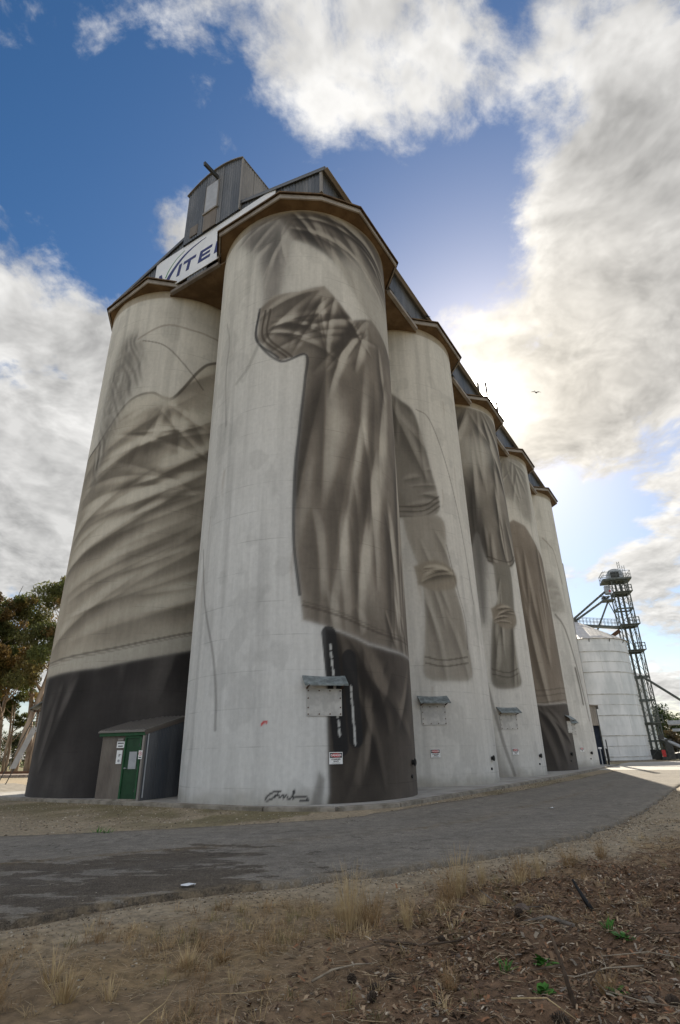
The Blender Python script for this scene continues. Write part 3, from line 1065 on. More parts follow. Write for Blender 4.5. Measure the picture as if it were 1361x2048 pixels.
def paint_three(S, Z):
    C = base_wall(S, Z, 300, .55)
    shp = spline(D([(205, 22), (215.7, 21.2), (226.5, 20.2), (235, 16.9), (240.3, 14.2), (226, 13.45), (205, 13.4)]), 6)
    sh = brush(S, Z, fan(31, 214, 21.6, 275, 325, 9, 3, 8, .34, .1, 1.0) + run_strokes(32, 6, 212, 232, 14.0, 16.5, 20, 15, 1.0, 2.6, .2, .2, .9), 310, .5)
    C = lay(C, inside(S, Z, shp, .06), cloth_col(sh * .8, np.array([.20, .182, .155]), np.array([.37, .345, .30]), np.array([.07, .062, .052])))
    for o in (0, .3, .6):
        C = line(C, S, Z, D([(205, 13.5 + o), (226, 13.55 + o), (240.3, 14.3 + o)]), .07, SEP_D, .6)
    C = line(C, S, Z, D([(228, 20.6), (239, 20.0), (252, 17.0), (262, 13.2), (268, 9.0)]), .06, SEP_D, .5)
    # tapering sash with a fringed end
    sa = spline(D([(211.5, 13.4), (241, 13.6), (243, 11.5), (247, 9.6), (252, 8.2), (254, 6.6), (254.5, 5.0), (236, 4.75), (219, 4.95), (220, 6.6), (222, 8.2), (221, 10.2), (214, 12.2)]), 6)
    s2_ = brush(S, Z, run_strokes(33, 9, 216, 246, 13.2, 8.0, -72, 9, 3, 6.5, .26, -.2, .9), 320, .5)
    C = lay(C, inside(S, Z, sa, .07), cloth_col(s2_ * .75, np.array([.29, .265, .225]), np.array([.43, .41, .36]), np.array([.12, .105, .088])))
    kn = inside(S, Z, spline(D([(217, 10.6), (232, 11.0), (247, 10.6), (248, 9.7), (232, 9.3), (219, 9.6)]), 5), .06)
    C = lay(C, kn, cloth_col(brush(S, Z, run_strokes(35, 5, 217, 224, 9.5, 10.7, 6, 10, 1.6, 2.6, .17, -.5, 1.1), 36, .3), np.array([.24, .21, .165]), np.array([.44, .40, .33]), np.array([.07, .06, .048])))
    for o in (.25, .55):
        C = line(C, S, Z, D([(220, 5.35 + o), (232, 5.2 + o), (252, 5.45 + o)]), .06, SEP_D, .6)
    C = line(C, S, Z, D([(243, 12), (249, 9.6), (254, 8.0), (253, 6.4)]), .06, SEP_D, .4)
    return C


def paint_four(S, Z):
    C = base_wall(S, Z, 400, .5)
    sh = brush(S, Z, fan(41, 240, 25.8, 240, 305, 12, 4, 9, .36, .1, 1.1) + run_strokes(42, 9, 220, 270, 20, 15, -80, 12, 3, 6, .36, .2, 1.0), 410, .5)
    shp = spline(D([(205, 26.4), (235, 26.4), (275, 26.2), (290, 24), (290, 14.2), (277, 14.4), (258, 13.5), (232, 13.6), (224, 15.8), (214, 13.8), (205, 13)]), 5)
    tone = cloth_col(sh, np.array([.20, .178, .148]), np.array([.40, .37, .32]), np.array([.045, .040, .034]))
    C = lay(C, inside(S, Z, shp, .06), tone)
    lt = inside(S, Z, spline(D([(217, 23.6), (240, 23.8), (255, 23.0), (250, 21.8), (232, 21.0), (219, 21.2)]), 5), .5)
    C = lay(C, lt * .6, CREAM * .85)
    dkb = inside(S, Z, spline(D([(219, 20.2), (228, 18.6), (232, 16), (228, 12.6), (222, 9.6), (218, 10), (216, 15)]), 5), .25)
    C = lay(C, dkb * .85, np.array([.04, .036, .033]))
    for o in (0, .3):
        C = line(C, S, Z, D([(231, 13.7 + o), (245, 13.55 + o), (260, 13.7 + o), (277, 14.5 + o)]), .07, SEP_D, .7)
    sa = spline(D([(236, 13.6), (258, 13.6), (256, 10.8), (250, 8.4), (249.5, 6.6), (250, 5.5), (236, 5.15), (221, 5.4), (223, 7.4), (228, 9.5), (236, 11.0)]), 6)
    s2_ = brush(S, Z, run_strokes(43, 8, 232, 252, 13.2, 8.5, -100, 8, 2.5, 5.5, .24, .2, 1.0), 420, .5)
    C = lay(C, inside(S, Z, sa, .07), cloth_col(s2_ * .9, np.array([.20, .185, .155]), np.array([.36, .34, .295]), np.array([.07, .062, .052])))
    kn = inside(S, Z, spline(D([(228, 10.3), (240, 10.7), (255, 10.3), (255, 9.4), (241, 9.0), (229, 9.4)]), 5), .06)
    C = lay(C, kn, cloth_col(brush(S, Z, run_strokes(45, 5, 228, 234, 9.2, 10.4, 6, 10, 1.4, 2.2, .16, -.5, 1.1), 46, .3), np.array([.22, .19, .15]), np.array([.40, .36, .30]), np.array([.06, .05, .04])))
    for o in (.25, .55):
        C = line(C, S, Z, D([(222, 5.8 + o), (236, 5.6 + o), (248, 5.9 + o)]), .06, SEP_D, .6)
    C = line(C, S, Z, D([(214, 6.5), (219, 4.2), (224, 2.0), (230, .2)]), .16, SEP_D, .5)
    fl = inside(S, Z, D([(205, 3.5), (216, 2.6), (226, .05), (205, .05)]), .2)
    C = lay(C, fl * .6, np.array([.2, .185, .16]))
    return C


def paint_five(S, Z):
    C = base_wall(S, Z, 500, .5)
    sh0 = brush(S, Z, fan(51, 238, 26.4, 200, 340, 16, 2, 5, .22, .3, 1.0), 505, .5)
    up = inside(S, Z, spline(D([(215, 26.5), (238, 26.6), (262, 26), (262, 21), (246, 20.4), (232, 22), (218, 22.4)]), 5), .3)
    C = lay(C, up * .85, cloth_col(sh0, np.array([.24, .22, .19]), np.array([.42, .40, .35]), np.array([.08, .072, .062])))
    sh = brush(S, Z, run_strokes(52, 13, 218, 262, 19, 10, -88, 7, 5, 9, .36, .1, 1.0), 510, .5)
    bd = inside(S, Z, D([(205, 19), (228, 20.2), (243, 19.8), (262, 18), (300, 16), (300, 4.9), (266, 5.0), (231, 4.75), (205, 4.9)]), .06)
    C = lay(C, bd, cloth_col(sh * .85, np.array([.205, .172, .138]), np.array([.37, .33, .275]), np.array([.085, .068, .052])))
    for o in (0, .5, .9):
        C = line(C, S, Z, D([(205, 5.0 + o), (231, 4.9 + o), (266, 5.2 + o), (300, 5.2 + o)]), .07, SEP_D, .45)
    dk = inside(S, Z, D([(200, 4.85), (231, 4.72), (266, 4.95), (310, 4.95), (310, -.5), (200, -.5)]), .04)
    s3_ = brush(S, Z, fan(53, 226, 4.6, 280, 330, 6, 3, 5, .4, -.1, 1.1), 520, .5)
    C = lay(C, dk, cloth_col(s3_ * .9, np.array([.070, .060, .052]), np.array([.14, .125, .11]), np.array([.02, .018, .016])))
    return C


def paint_six(S, Z):
    C = base_wall(S, Z, 600, .45)
    C = line(C, S, Z, D([(233, 21.6), (243, 20.9), (250, 20.2), (256, 17)]), .14, SEP_M, .6)
    shp = inside(S, Z, spline(D([(225, 17), (240, 17.4), (247, 16.2), (250, 14.2), (226, 13.8)]), 5), .2)
    sh, _ = folds(S, Z, rad(70), .8, 610, .7, 1.3)
    C = lay(C, shp * .6, cloth_col(sh, np.array([.24, .22, .19]), np.array([.4, .375, .33]), np.array([.10, .09, .08])))
    C = line(C, S, Z, D([(232, 13.6), (243, 12.4), (252, 9.6), (258, 6.6), (262, 4)]), .18, SEP_D, .55)
    C = line(C, S, Z, D([(250, 8.6), (252.5, 6.8), (253, 5.4)]), .22, SEP_D, .7)
    return C


def silo_wall(th_lo, th_hi, dth, dz, paint):
    th = np.unique(np.r_[np.arange(0, th_lo, 6.0), np.arange(th_lo, th_hi, dth), np.arange(th_hi, 360, 6.0)])
    th = th[(th < 360 - .3)]
    z = np.r_[np.arange(0, HS, dz), HS]
    T, Z = np.meshgrid(th, z, indexing='ij')
    S = np.radians(T) * RS
    C = paint(S, Z)
    x, y = RS * np.cos(np.radians(T)), RS * np.sin(np.radians(T))
    n, k = T.shape
    ii = np.arange(n * k).reshape(n, k)
    nxt = np.roll(ii, -1, axis=0)
    F = np.stack([ii[:, :-1], nxt[:, :-1], nxt[:, 1:], ii[:, 1:]], -1).reshape(-1, 4)
    return np_mesh('wall', np.stack([x, y, Z], -1).reshape(-1, 3), F, M['wall'], True, np.clip(C, .008, .8).reshape(-1, 3))


def octo(corner, outer=False):
    a = [22.5 + 45 * k for k in range(8)]
    p = [(x, 5.06 if outer and x in (112.5, 157.5) else 5.38) for x in a]
    if corner:
        p.append((225.0, 5.28))
        p.sort()
    return [(r * math.cos(rad(t)), r * math.sin(rad(t))) for t, r in p]


def cyl_pt(t, r, z):
    return (r * math.cos(rad(t)), r * math.sin(rad(t)), z)


def curved_plate(t0, t1, z0, z1, r, n=6):
    V, F = [], []
    for i in range(n + 1):
        t = t0 + (t1 - t0) * i / n
        V += [cyl_pt(t, RS - .01, z0), cyl_pt(t, RS + r, z0), cyl_pt(t, RS + r, z1), cyl_pt(t, RS - .01, z1)]
    for i in range(n):
        for k in range(4):
            a, b = i * 4 + k, i * 4 + (k + 1) % 4
            F.append((a, a + 4, b + 4, b))
    F += [(0, 1, 2, 3), tuple(n * 4 + k for k in (3, 2, 1, 0))]
    return V, F


def hatch(root, t, hw=7.6):
    """steel cover on the wall with bolts, under a small sloping hood"""
    h = mesh('access_hatch', *curved_plate(t - hw, t + hw, 2.73, 3.60, .035), M['plate'], root)
    for dt in np.linspace(-hw + .7, hw - .7, 4):
        for z in (2.79, 3.54):
            bar('bolt', cyl_pt(t + dt, RS + .03, z), cyl_pt(t + dt, RS + .06, z), .045, M['rustbolt'], h, round_=True)
    for z in (3.0, 3.3):
        for sgn in (-1, 1):
            bar('bolt', cyl_pt(t + sgn * (hw - .7), RS + .03, z), cyl_pt(t + sgn * (hw - .7), RS + .06, z), .045, M['rustbolt'], h, round_=True)
    V, F = [], []
    a, b = t - hw - 1.8, t + hw + 1.8
    e = [cyl_pt(a, RS * .985, 4.06), cyl_pt(b, RS * .985, 4.06), cyl_pt(b, RS * .985, 3.98), cyl_pt(a, RS * .985, 3.98)]
    ur = Vector(cyl_pt(t, 1, 0))
    tan = Vector((-ur.y, ur.x, 0))
    w = RS * rad(hw + 1.8)
    c0 = ur * (RS - .03 - (RS - RS * math.cos(rad(hw + 1.8)))) 
    c1 = ur * (RS + .42)
    P = [c0 - tan * w + Vector((0, 0, 4.08)), c0 + tan * w + Vector((0, 0, 4.08)), c1 + tan * w + Vector((0, 0, 3.72)), c1 - tan * w + Vector((0, 0, 3.72))]
    Q = [p - Vector((0, 0, .05)) for p in P]
    f = [(0, 3, 2, 1), (4, 5, 6, 7), (0, 1, 5, 4), (1, 2, 6, 5), (2, 3, 7, 6), (3, 0, 4, 7)]
    mesh('hatch_hood', P + Q, f, M['hood'], root)
    for sgn in (-1, 1):
        bar('hood_bracket', cyl_pt(t + sgn * hw, RS, 3.62), c1 + tan * (w * .78 * sgn) + Vector((0, 0, 3.70)), .04, M['rustbolt'], root)


SILOS = [
    ((0, 1), 150, 312, .62, .062, paint_one, 'concrete silo furthest left, painted with a pale diagonal cloth above a black base', 143),
    ((0, 0), 134, 300, .55, .055, paint_two, 'nearest corner silo, bare grey left half and heavy dark brown cloth painted down its right', 226.4),
    ((1, 0), 200, 296, .6, .06, paint_three, 'third silo from the left, mostly bare with a painted sash ending in a fringe', 222.5),
    ((2, 0), 208, 290, .7, .07, paint_four, 'fourth silo from the left, draped top and narrow painted sash above bare base', 231.0),
    ((3, 0), 212, 284, .8, .08, paint_five, 'fifth silo from the left, brown painted cloth down to a blackish base', 268.0),
    ((4, 0), 214, 300, .9, .09, paint_six, 'last pale silo at the end of the row beside the dark hopper opening', 224.0),
]
silo_roots = []
for (i, j), a0, a1, dth, dz, pf, lab, hat in SILOS:
    root = empty('silo', site(i * S1, j * S2), ROW, lab, 'silo', 'concrete silos of one grain store')
    silo_roots.append(root)
    link('wall', silo_wall(a0, a1, dth, dz, pf), root)
    oc = octo((i, j) == (0, 0), (i, j) == (0, 1))
    n = len(oc)
    # roof sheet: a thin shallow pyramid with a rusty edge
    ov = 1.022
    V = [(x * ov, y * ov, 27.25) for x, y in oc] + [(x * ov, y * ov, 27.335) for x, y in oc] + [(0, 0, 28.3)]
    mesh('roof', V, [(k, (k + 1) % n, n + (k + 1) % n, n + k) for k in range(n)] + [(n + k, n + (k + 1) % n, 2 * n) for k in range(n)], M['rust'], root)
    V = [(x * .975, y * .975, 27.06) for x, y in oc] + [cyl_pt(360 * k / 48, RS - .02, 26.98) for k in range(48)]
    bmv = bmesh.new()
    vs = [bmv.verts.new(v) for v in V]
    e1 = [bmv.edges.new((vs[k], vs[(k + 1) % n])) for k in range(n)]
    e2 = [bmv.edges.new((vs[n + k], vs[n + (k + 1) % 48])) for k in range(48)]
    bmesh.ops.bridge_loops(bmv, edges=e1 + e2)
    sm = bpy.data.meshes.new('soffit')
    bmv.to_mesh(sm)
    bmv.free()
    sm.materials.append(M['soffit'])
    link('soffit', sm, root)
    for k in range(n):
        (x0, y0), (x1, y1) = oc[k], oc[(k + 1) % n]
        q = .985
        V = [(x0, y0, 27.00), (x1, y1, 27.00), (x1 * q, y1 * q, 27.00), (x0 * q, y0 * q, 27.00), (x0, y0, 27.25), (x1, y1, 27.25), (x1 * q, y1 * q, 27.25), (x0 * q, y0 * q, 27.25)]
        mesh('fascia', V, box_vf(0, 1, 0, 1, 0, 1)[1], M['fascia'], root)
    hatch(root, hat)
    # outlet stub low on the right flank
    if (i, j) != (0, 1):
        t = {0: 281, 1: 268, 2: 262, 3: 258, 4: 250}[i]
        bar('outlet_pipe', cyl_pt(t, RS - .05, 1.22), cyl_pt(t, RS + .16, 1.22), .17, M['black'], root, round_=True)
        bar('outlet_flange', cyl_pt(t, RS + .10, 1.22), cyl_pt(t, RS + .14, 1.22), .27, M['black'], root, round_=True)
        bar('outlet_pipe', cyl_pt(t - 2, RS - .05, .75), cyl_pt(t - 2, RS + .05, .75), .12, M['black'], root, round_=True)
# walls of the narrow bays between neighbouring silos
for i in range(5):
    for (u0, v0, u1, v1) in ([(i * S1 + 4.3, -.6, (i + 1) * S1 - 4.3, -.45)] if i < 4 else []):
        V, F = box_vf(u0, u1, v0, v1, 0, 27.0)
        mesh('bay_wall', V, F, M['concrete'], silo_roots[i + 1])
V, F = box_vf(-.6, -.45, -S2 + 4.3, -4.3, 0, 27.0)
mesh('bay_wall', V, F, M['concrete'], silo_roots[0])


def danger_sign(root_i, t, z, lab):
    i, j = SILOS[root_i][0]
    w = Vector(site(i * S1, j * S2)) + Vector((math.cos(ROW + rad(t)) * (RS + .03), math.sin(ROW + rad(t)) * (RS + .03), z))
    e = empty('danger_sign', w, ROW + rad(t) + PI / 2, lab, 'sign', 'danger signs on the silos')
    e.location.z = z
    box('sign_plate', -.23, .23, -.012, .012, -.18, .18, M['white'], e)
    box('header', -.21, .21, -.017, -.012, .01, .155, M['black'], e)
    n = 24
    V = [(.18 * math.cos(2 * PI * k / n), y, .083 + .062 * math.sin(2 * PI * k / n)) for y in (-.017, -.021) for k in range(n)]
    mesh('oval', V, [tuple(range(n, 2 * n))] + [(k, (k + 1) % n, n + (k + 1) % n, n + k) for k in range(n)], M['red'], e)
    for txt, sz, zz, m in (('DANGER', .095, .083, M['white']), ('CONFINED', .062, -.04, M['black']), ('SPACE', .062, -.10, M['black'])):
        o = link('lettering', text_me(txt, sz, m, .001, .002), e, (0, -.0225 if zz > 0 else -.0135, zz), (PI / 2, 0, 0))
    box('fine_print', -.14, .14, -.0135, -.012, -.155, -.145, M['black'], e)
    return e


danger_sign(1, 231.0, 1.43, 'red and black danger sign on the dark cloth of the nearest silo')
danger_sign(2, 221.4, 1.50, 'danger sign below the hatch of the third silo from the left')
danger_sign(3, 233.2, 1.49, 'danger sign below the hatch of the fourth silo from the left')
danger_sign(5, 235.6, 1.51, 'smallest danger sign, on the last silo at the end of the row')

# ------------------------------------------------------------------ head house on top of the silos
U0, V0 = -3.80, -3.75
VL, RIDGE_V, RIDGE_Z, SLOPE = 12.55, 4.15, 31.35, .29
UEND = 4 * S1 + 4.0


def roof_z(v):
    return RIDGE_Z - SLOPE * abs(v - RIDGE_V)


def corrugated(a, b, zb, zt, out, pitch=.19, amp=.035):
    """one upright sheet between plan points a and b; zb, zt are functions of 0..1 along it; out is its outward normal"""
    a, b, out = np.array(a), np.array(b), np.array(out)
    L = np.linalg.norm(b - a)
    n = max(2, round(L / pitch)) * 2
    V, F = [], []
    for k in range(n + 1):
        t = k / n
        p = a + (b - a) * t + out * (amp if k % 2 else 0)
        V += [(p[0], p[1], zb(t)), (p[0], p[1], zt(t))]
    for k in range(n):
        F.append((2 * k, 2 * k + 2, 2 * k + 3, 2 * k + 1))
    return V, F


hh = empty('head_house', site(0, 0, 0), ROW, 'dark corrugated iron head house with a tall vaulted tower, along the top of the silos', 'head house')


def clad_run(a, b, zb, zt, out, width, mat, parent, name='cladding_sheet'):
    a, b = np.array(a, float), np.array(b, float)
    L = np.linalg.norm(b - a)
    n = max(1, round(L / width))
    for k in range(n):
        t0, t1 = k / n, (k + 1) / n - .012 / L
        p, q = a + (b - a) * t0, a + (b - a) * t1
        o = np.array(out) * (.008 * (k % 2))
        V, F = corrugated(p + o, q + o, lambda t: zb(t0 + (t1 - t0) * t), lambda t: zt(t0 + (t1 - t0) * t), out)
        m = mat[(k * 7 + int(a[1] * 3)) % len(mat)] if isinstance(mat, list) else mat
        mesh(name, V, F, m, parent)


CL = [M['clad'], pmat('weathered_cladding_b', (.075, .085, .10), (.135, .14, .15), 0.8, 0.5, 0.35, stretch=(1, 1, .25)), M['clad'],
      pmat('weathered_cladding_c', (.10, .105, .11), (.165, .165, .17), 1.0, 0.55, 0.3, stretch=(1, 1, .25))]
def foot(u, v):
    """walls stop on the silo roofs and hang lower only over the bays between them"""
    for i in range(5):
        for j in range(2):
            x, y = abs(u - i * S1), abs(v - j * S2)
            if max(x, y, (x + y) * .7071) < 4.97 or math.hypot(x, y) < 5.6:
                return 27.36
    return 26.5


gable = mesh('gable_wall', *box_vf(U0 + .04, U0 + .09, V0 + .1, VL, 27.65, 28.4), M['clad'], hh)
clad_run((U0, VL), (U0, V0), lambda t: foot(U0, VL + (V0 - VL) * t), lambda t: roof_z(VL + (V0 - VL) * t) - .04, (-1, 0), .82, CL, gable)
longw = mesh('long_wall', *box_vf(U0 + .1, UEND, V0 + .04, V0 + .09, 27.65, 28.9), M['clad'], hh)
clad_run((U0 + .03, V0), (UEND, V0), lambda t: foot(U0 + (UEND - U0) * t, V0), lambda t: roof_z(V0) - .05, (0, -1), 1.6, CL, longw)
mesh('end_wall', *box_vf(UEND, UEND + .06, V0 + .1, VL, 27.65, 28.4), M['clad'], hh)
bar('corner_flashing', (U0 - .03, V0 - .03, 27.38), (U0 - .03, V0 - .03, roof_z(V0) - .05), .13, M['clad_light'], hh)
# roof: two slopes with real thickness
ua, ub = U0 - .10, UEND + .25
for v_e, nm in ((V0 - .32, 'roof'), (VL + .12, 'roof')):
    z_e, z_r = roof_z(v_e), RIDGE_Z
    V = [(ua, v_e, z_e), (ub, v_e, z_e), (ub, RIDGE_V, z_r), (ua, RIDGE_V, z_r)]
    V += [(x, y, z + .07) for x, y, z in V]
    mesh(nm, V, box_vf(0, 1, 0, 1, 0, 1)[1], M['roof'], hh)
bar('barge_board', (ua - .02, V0 - .3, roof_z(V0 - .3) - .07), (ua - .02, RIDGE_V, RIDGE_Z - .07), .05, M['clad'], hh, h=.22)
bar('barge_board', (ua - .02, VL + .12, roof_z(VL + .12) - .07), (ua - .02, RIDGE_V, RIDGE_Z - .07), .05, M['clad'], hh, h=.22)
bar('fascia', (ua, V0 - .34, roof_z(V0 - .34) - .08), (ub, V0 - .34, roof_z(V0 - .34) - .08), .22, M['fascia'], hh, h=.05)
mesh('bay_soffit', *box_vf(U0 + .0, -1.0, 2.72, S2 - 2.72, 26.56, 26.66), M['soffit'], hh)
for i in range(4):
    mesh('bay_soffit', *box_vf(i * S1 + 2.75, (i + 1) * S1 - 2.75, V0 + .0, -1.0, 26.60, 26.70), M['soffit'], hh)
# straight eave strips between the octagon roofs, on the gable side
for vv in (S2 / 2,):
    box('eave_strip', U0 - .22, U0 - .03, vv - 1.9, vv + 1.9, 26.42, 26.62, M['clad_brown'], hh)
for i in range(4):
    box('eave_strip', (i + .5) * S1 - 1.9, (i + .5) * S1 + 1.9, V0 - .24, V0 - .03, 26.50, 26.72, M['fascia'], hh)
# tower flush with the gable
TV0, TV1, TD = 1.74, 6.27, 2.9
tw = mesh('tower', *box_vf(U0 - .12, U0 - .07, TV0 + .1, TV1 - .1, 29.98, 34.0), M['clad'], hh)


def vault(v):
    k = (v - (TV0 + TV1) / 2) / ((TV1 - TV0) / 2)
    return 34.95 - .66 * k * k


clad_run((U0 - .17, TV1), (U0 - .17, TV0), lambda t: 29.95, lambda t: vault(TV1 + (TV0 - TV1) * t), (-1, 0), .75, CL, tw)
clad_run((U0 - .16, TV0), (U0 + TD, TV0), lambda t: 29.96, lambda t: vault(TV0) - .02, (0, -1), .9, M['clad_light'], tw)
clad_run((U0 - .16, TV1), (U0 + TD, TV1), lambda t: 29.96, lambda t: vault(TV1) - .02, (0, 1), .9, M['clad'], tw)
clad_run((U0 + TD, TV1), (U0 + TD, TV0), lambda t: roof_z(TV0) - .5, lambda t: vault(TV1 + (TV0 - TV1) * t), (1, 0), .9, M['clad'], tw)
NV = 14
V = []
for zz in (0, .07):
    for k in range(NV + 1):
        v = TV0 - .06 + (TV1 - TV0 + .12) * k / NV
        V += [(U0 - .30, v, vault(v) + zz), (U0 + TD + .1, v, vault(v) + zz)]
o_ = 2 * (NV + 1)
F = [(2 * k, 2 * k + 2, 2 * k + 3, 2 * k + 1) for k in range(NV)] + [(o_ + 2 * k, o_ + 2 * k + 1, o_ + 2 * k + 3, o_ + 2 * k + 2) for k in range(NV)]
F += [(2 * k, o_ + 2 * k, o_ + 2 * k + 2, 2 * k + 2) for k in range(NV)] + [(2 * k + 1, 2 * k + 3, o_ + 2 * k + 3, o_ + 2 * k + 1) for k in range(NV)]
F += [(0, 1, o_ + 1, o_), (2 * NV, o_ + 2 * NV, o_ + 2 * NV + 1, 2 * NV + 1)]
mesh('roof', V, F, M['roof'], tw)
bar('corner_flashing', (U0 - .20, TV0 - .02, 29.97), (U0 - .20, TV0 - .02, vault(TV0)), .09, M['clad_light'], tw)
# window, louvre panel and hoist beam on the tower front
wf = mesh('window', *box_vf(U0 - .26, U0 - .20, 3.52, 4.62, 31.45, 33.85), M['clad_light'], hh)
mesh('pane', *box_vf(U0 - .275, U0 - .26, 3.60, 4.54, 31.55, 33.78), M['greyplate'], wf)
box('sill', U0 - .32, U0 - .20, 3.46, 4.68, 31.34, 31.44, M['clad_light'], hh)
box('loading_panel', U0 - .25, U0 - .21, 3.55, 4.60, 29.95, 31.30, M['clad_brown'], hh)
box('patch_sheet', U0 - .245, U0 - .21, 5.05, 5.7, 30.2, 31.0, M['clad_brown'], hh)
bar('hoist_beam', (U0 + .1, 3.75, 34.15), (U0 - 1.35, 3.75, 34.05), .14, M['dark'], hh, h=.26)

# the name board: white sheets with raised blue letters and a swoosh
sg = empty('name_board', site(U0 - .05, 0, 0), ROW, 'long white name board with blue letters and a green and blue swoosh, across the gable', 'sign')
SB0, SB1, SZ0, SZ1 = -.80, 8.68, 27.17, 29.93
for k in range(4):
    v0 = SB0 + (SB1 - SB0) * k / 4
    v1 = SB0 + (SB1 - SB0) * (k + 1) / 4 - .006
    box('sign_sheet', -.03, .0, v0, v1, SZ0, SZ1, M['sign'], sg)


def letter(strokes, v_left, mat=M['blue']):
    """strokes are polygons in (x to the reader's right, z), written from v_left towards smaller v"""
    mb = MB()
    for p in strokes:
        n = len(p)
        sh = [(v_left - (x + .16 * z), 27.72 + z) for x, z in p]
        v = [(-.045, a, b) for a, b in sh] + [(-.031, a, b) for a, b in sh]
        f = [tuple(range(n - 1, -1, -1)), tuple(range(n, 2 * n))] + [(k, (k + 1) % n, n + (k + 1) % n, n + k) for k in range(n)]
        mb.add((v, f))
    return mb.make('letter', mat, sg)


def rect(x0, x1, z0, z1):
    return [(x0, z0), (x1, z0), (x1, z1), (x0, z1)]


HL = .89
let_T = [rect(0, 1.02, HL - .21, HL), rect(.39, .63, 0, HL - .21)]
let_E = [rect(0, .24, 0, HL), rect(.24, .96, HL - .2, HL), rect(.24, .86, .36, .54), rect(.24, .96, 0, .2)]
let_R = [rect(0, .24, 0, HL), rect(.24, .80, HL - .2, HL), rect(.24, .80, .30, .47), [(.80, .30), (.98, .40), (.98, HL - .10), (.80, HL)], [(.42, .30), (.70, .30), (1.0, 0), (.72, 0)]]
let_A = [[(0, 0), (.25, 0), (.62, HL), (.42, HL)], [(.85, 0), (1.1, 0), (.66, HL), (.44, HL)], rect(.22, .86, .2, .36)]
letter([rect(0, .24, 0, HL)], 6.62)
letter(let_T, 6.22)
letter(let_E, 4.86)
letter(let_R, 3.58)
letter(let_R, 2.30)
letter(let_A, 1.02)


def swoosh(pts, w0, w1, mat, name):
    P = spline(pts, 8)
    n = len(P)
    V = []
    for k, p in enumerate(P):
        a, b = np.array(P[max(k - 1, 0)]), np.array(P[min(k + 1, n - 1)])
        t = (b - a) / np.linalg.norm(b - a)
        nn = np.array([-t[1], t[0]])
        w = w0 + (w1 - w0) * (k / (n - 1)) ** .8
        for s in (-1, 1):
            q = np.array(p) + nn * s * w / 2
            V += [(-.045, q[0], q[1]), (-.031, q[0], q[1])]
    F = []
    for k in range(n - 1):
        a, b = 4 * k, 4 * k + 4
        F += [(a, b, b + 2, a + 2), (a + 1, a + 3, b + 3, b + 1), (a, a + 1, b + 1, b), (a + 2, b + 2, b + 3, a + 3)]
    return mesh(name, V, F, mat, sg)


swoosh([(7.55, 27.65), (7.1, 28.35), (6.3, 29.05), (5.4, 29.4), (4.36, 29.55)], .40, .02, M['blue'], 'swoosh')
swoosh([(7.62, 28.2), (7.38, 28.7), (6.85, 29.25), (6.15, 29.58)], .09, .02, M['green'], 'swoosh')
letter([[(0, HL + .1), (.26, HL + .1), (.72, 0), (.5, 0)]], 8.45)

# panel antennas, perched and flying birds
for k, (u, v, z0, z1) in enumerate(((21.6, -3.4, 30.7, 31.65), (24.3, -3.4, 32.0, 33.4), (27.4, -3.4, 31.7, 33.0))):
    e = empty('panel_antenna', site(u, v, 0), ROW, ('leftmost slim panel antenna on the head house roof near the sun', 'middle slim panel antenna standing against the sun glow', 'rightmost slim panel antenna, lower down the roof line')[k], 'antenna', 'panel antennas on the roof')
    bar('pole', (.15, 0, roof_z(v)), (.15, 0, z1 + .1), .07, M['galv'], e, round_=True)
    bar('panel', (0, 0, z0), (0, 0, z1), .30, M['clad_light'], e, h=.14)
    bar('bracket', (0, 0, z0 + .3), (.15, 0, z0 + .3), .05, M['dark'], e)
    bar('bracket', (0, 0, z1 - .3), (.15, 0, z1 - .3), .05, M['dark'], e)


def bird(loc, rz, flying, label, sc=1.0):
    mb = MB()
    mb.add(tube_vf([(-.17, 0, 0), (-.10, 0, .0), (0, 0, .01), (.10, 0, .02), (.15, 0, .05), (.19, 0, .06), (.24, 0, .05)], [.012, .045, .065, .05, .036, .034, .006], 8))
    v, f = [(-.16, -.03, 0), (-.16, .03, 0), (-.34, .06, -.01), (-.34, -.06, -.01), (-.16, 0, .02)], [(0, 1, 2, 3), (0, 4, 1), (1, 4, 2), (2, 4, 3), (3, 4, 0)]
    mb.add((v, f))
    for s in (-1, 1):
        if flying:
            v = [(.09, s * .04, .03), (-.08, s * .04, .02), (-.07, s * .26, .10), (.10, s * .28, .12), (.00, s * .55, .06), (.05, s * .53, .065), (.02, s * .28, .13)]
            f = [(0, 1, 2, 3), (3, 2, 4, 5), (3, 2, 6), (0, 3, 6)]
        else:
            v = [(.08, s * .055, .02), (-.05, s * .07, -.02), (-.24, s * .02, -.01), (-.10, s * .05, .05)]
            f = [(0, 1, 2, 3), (3, 2, 1, 0)]
            mb.add(tube_vf([(0, s * .025, -.05), (.01, s * .025, -.13)], [.008, .006], 5))
        mb.add((v, f))
    e = mb.make('bird', M['bird'])
    e.location = loc
    e.rotation_euler = (rad(28) if flying else 0, -.7 if not flying else .1, rz)
    e.scale = (sc,) * 3
    return tag(e, label, 'bird')


bird((5.92, 27.90, 27.56), 2.2, False, 'small dark bird perched on the roof edge of the third silo', 1.1)
bird((20.53, 47.65, 35.5), .9, True, 'dark bird flying against the bright cloud right of the sun', 1.05)

# ------------------------------------------------------------------ small iron shed between the two front silos
SH_O = np.array([-9.52, 23.47])
SH_E = np.array([.9374, -.3482])
shed = empty('shed', (SH_O[0], SH_O[1], .1), math.atan2(SH_E[1], SH_E[0]), 'small corrugated lean-to shed with a green door, in the gap between the two front silos', 'shed')
SW, SDp, SHF, SHB = 2.04, 2.35, 2.40, 2.98
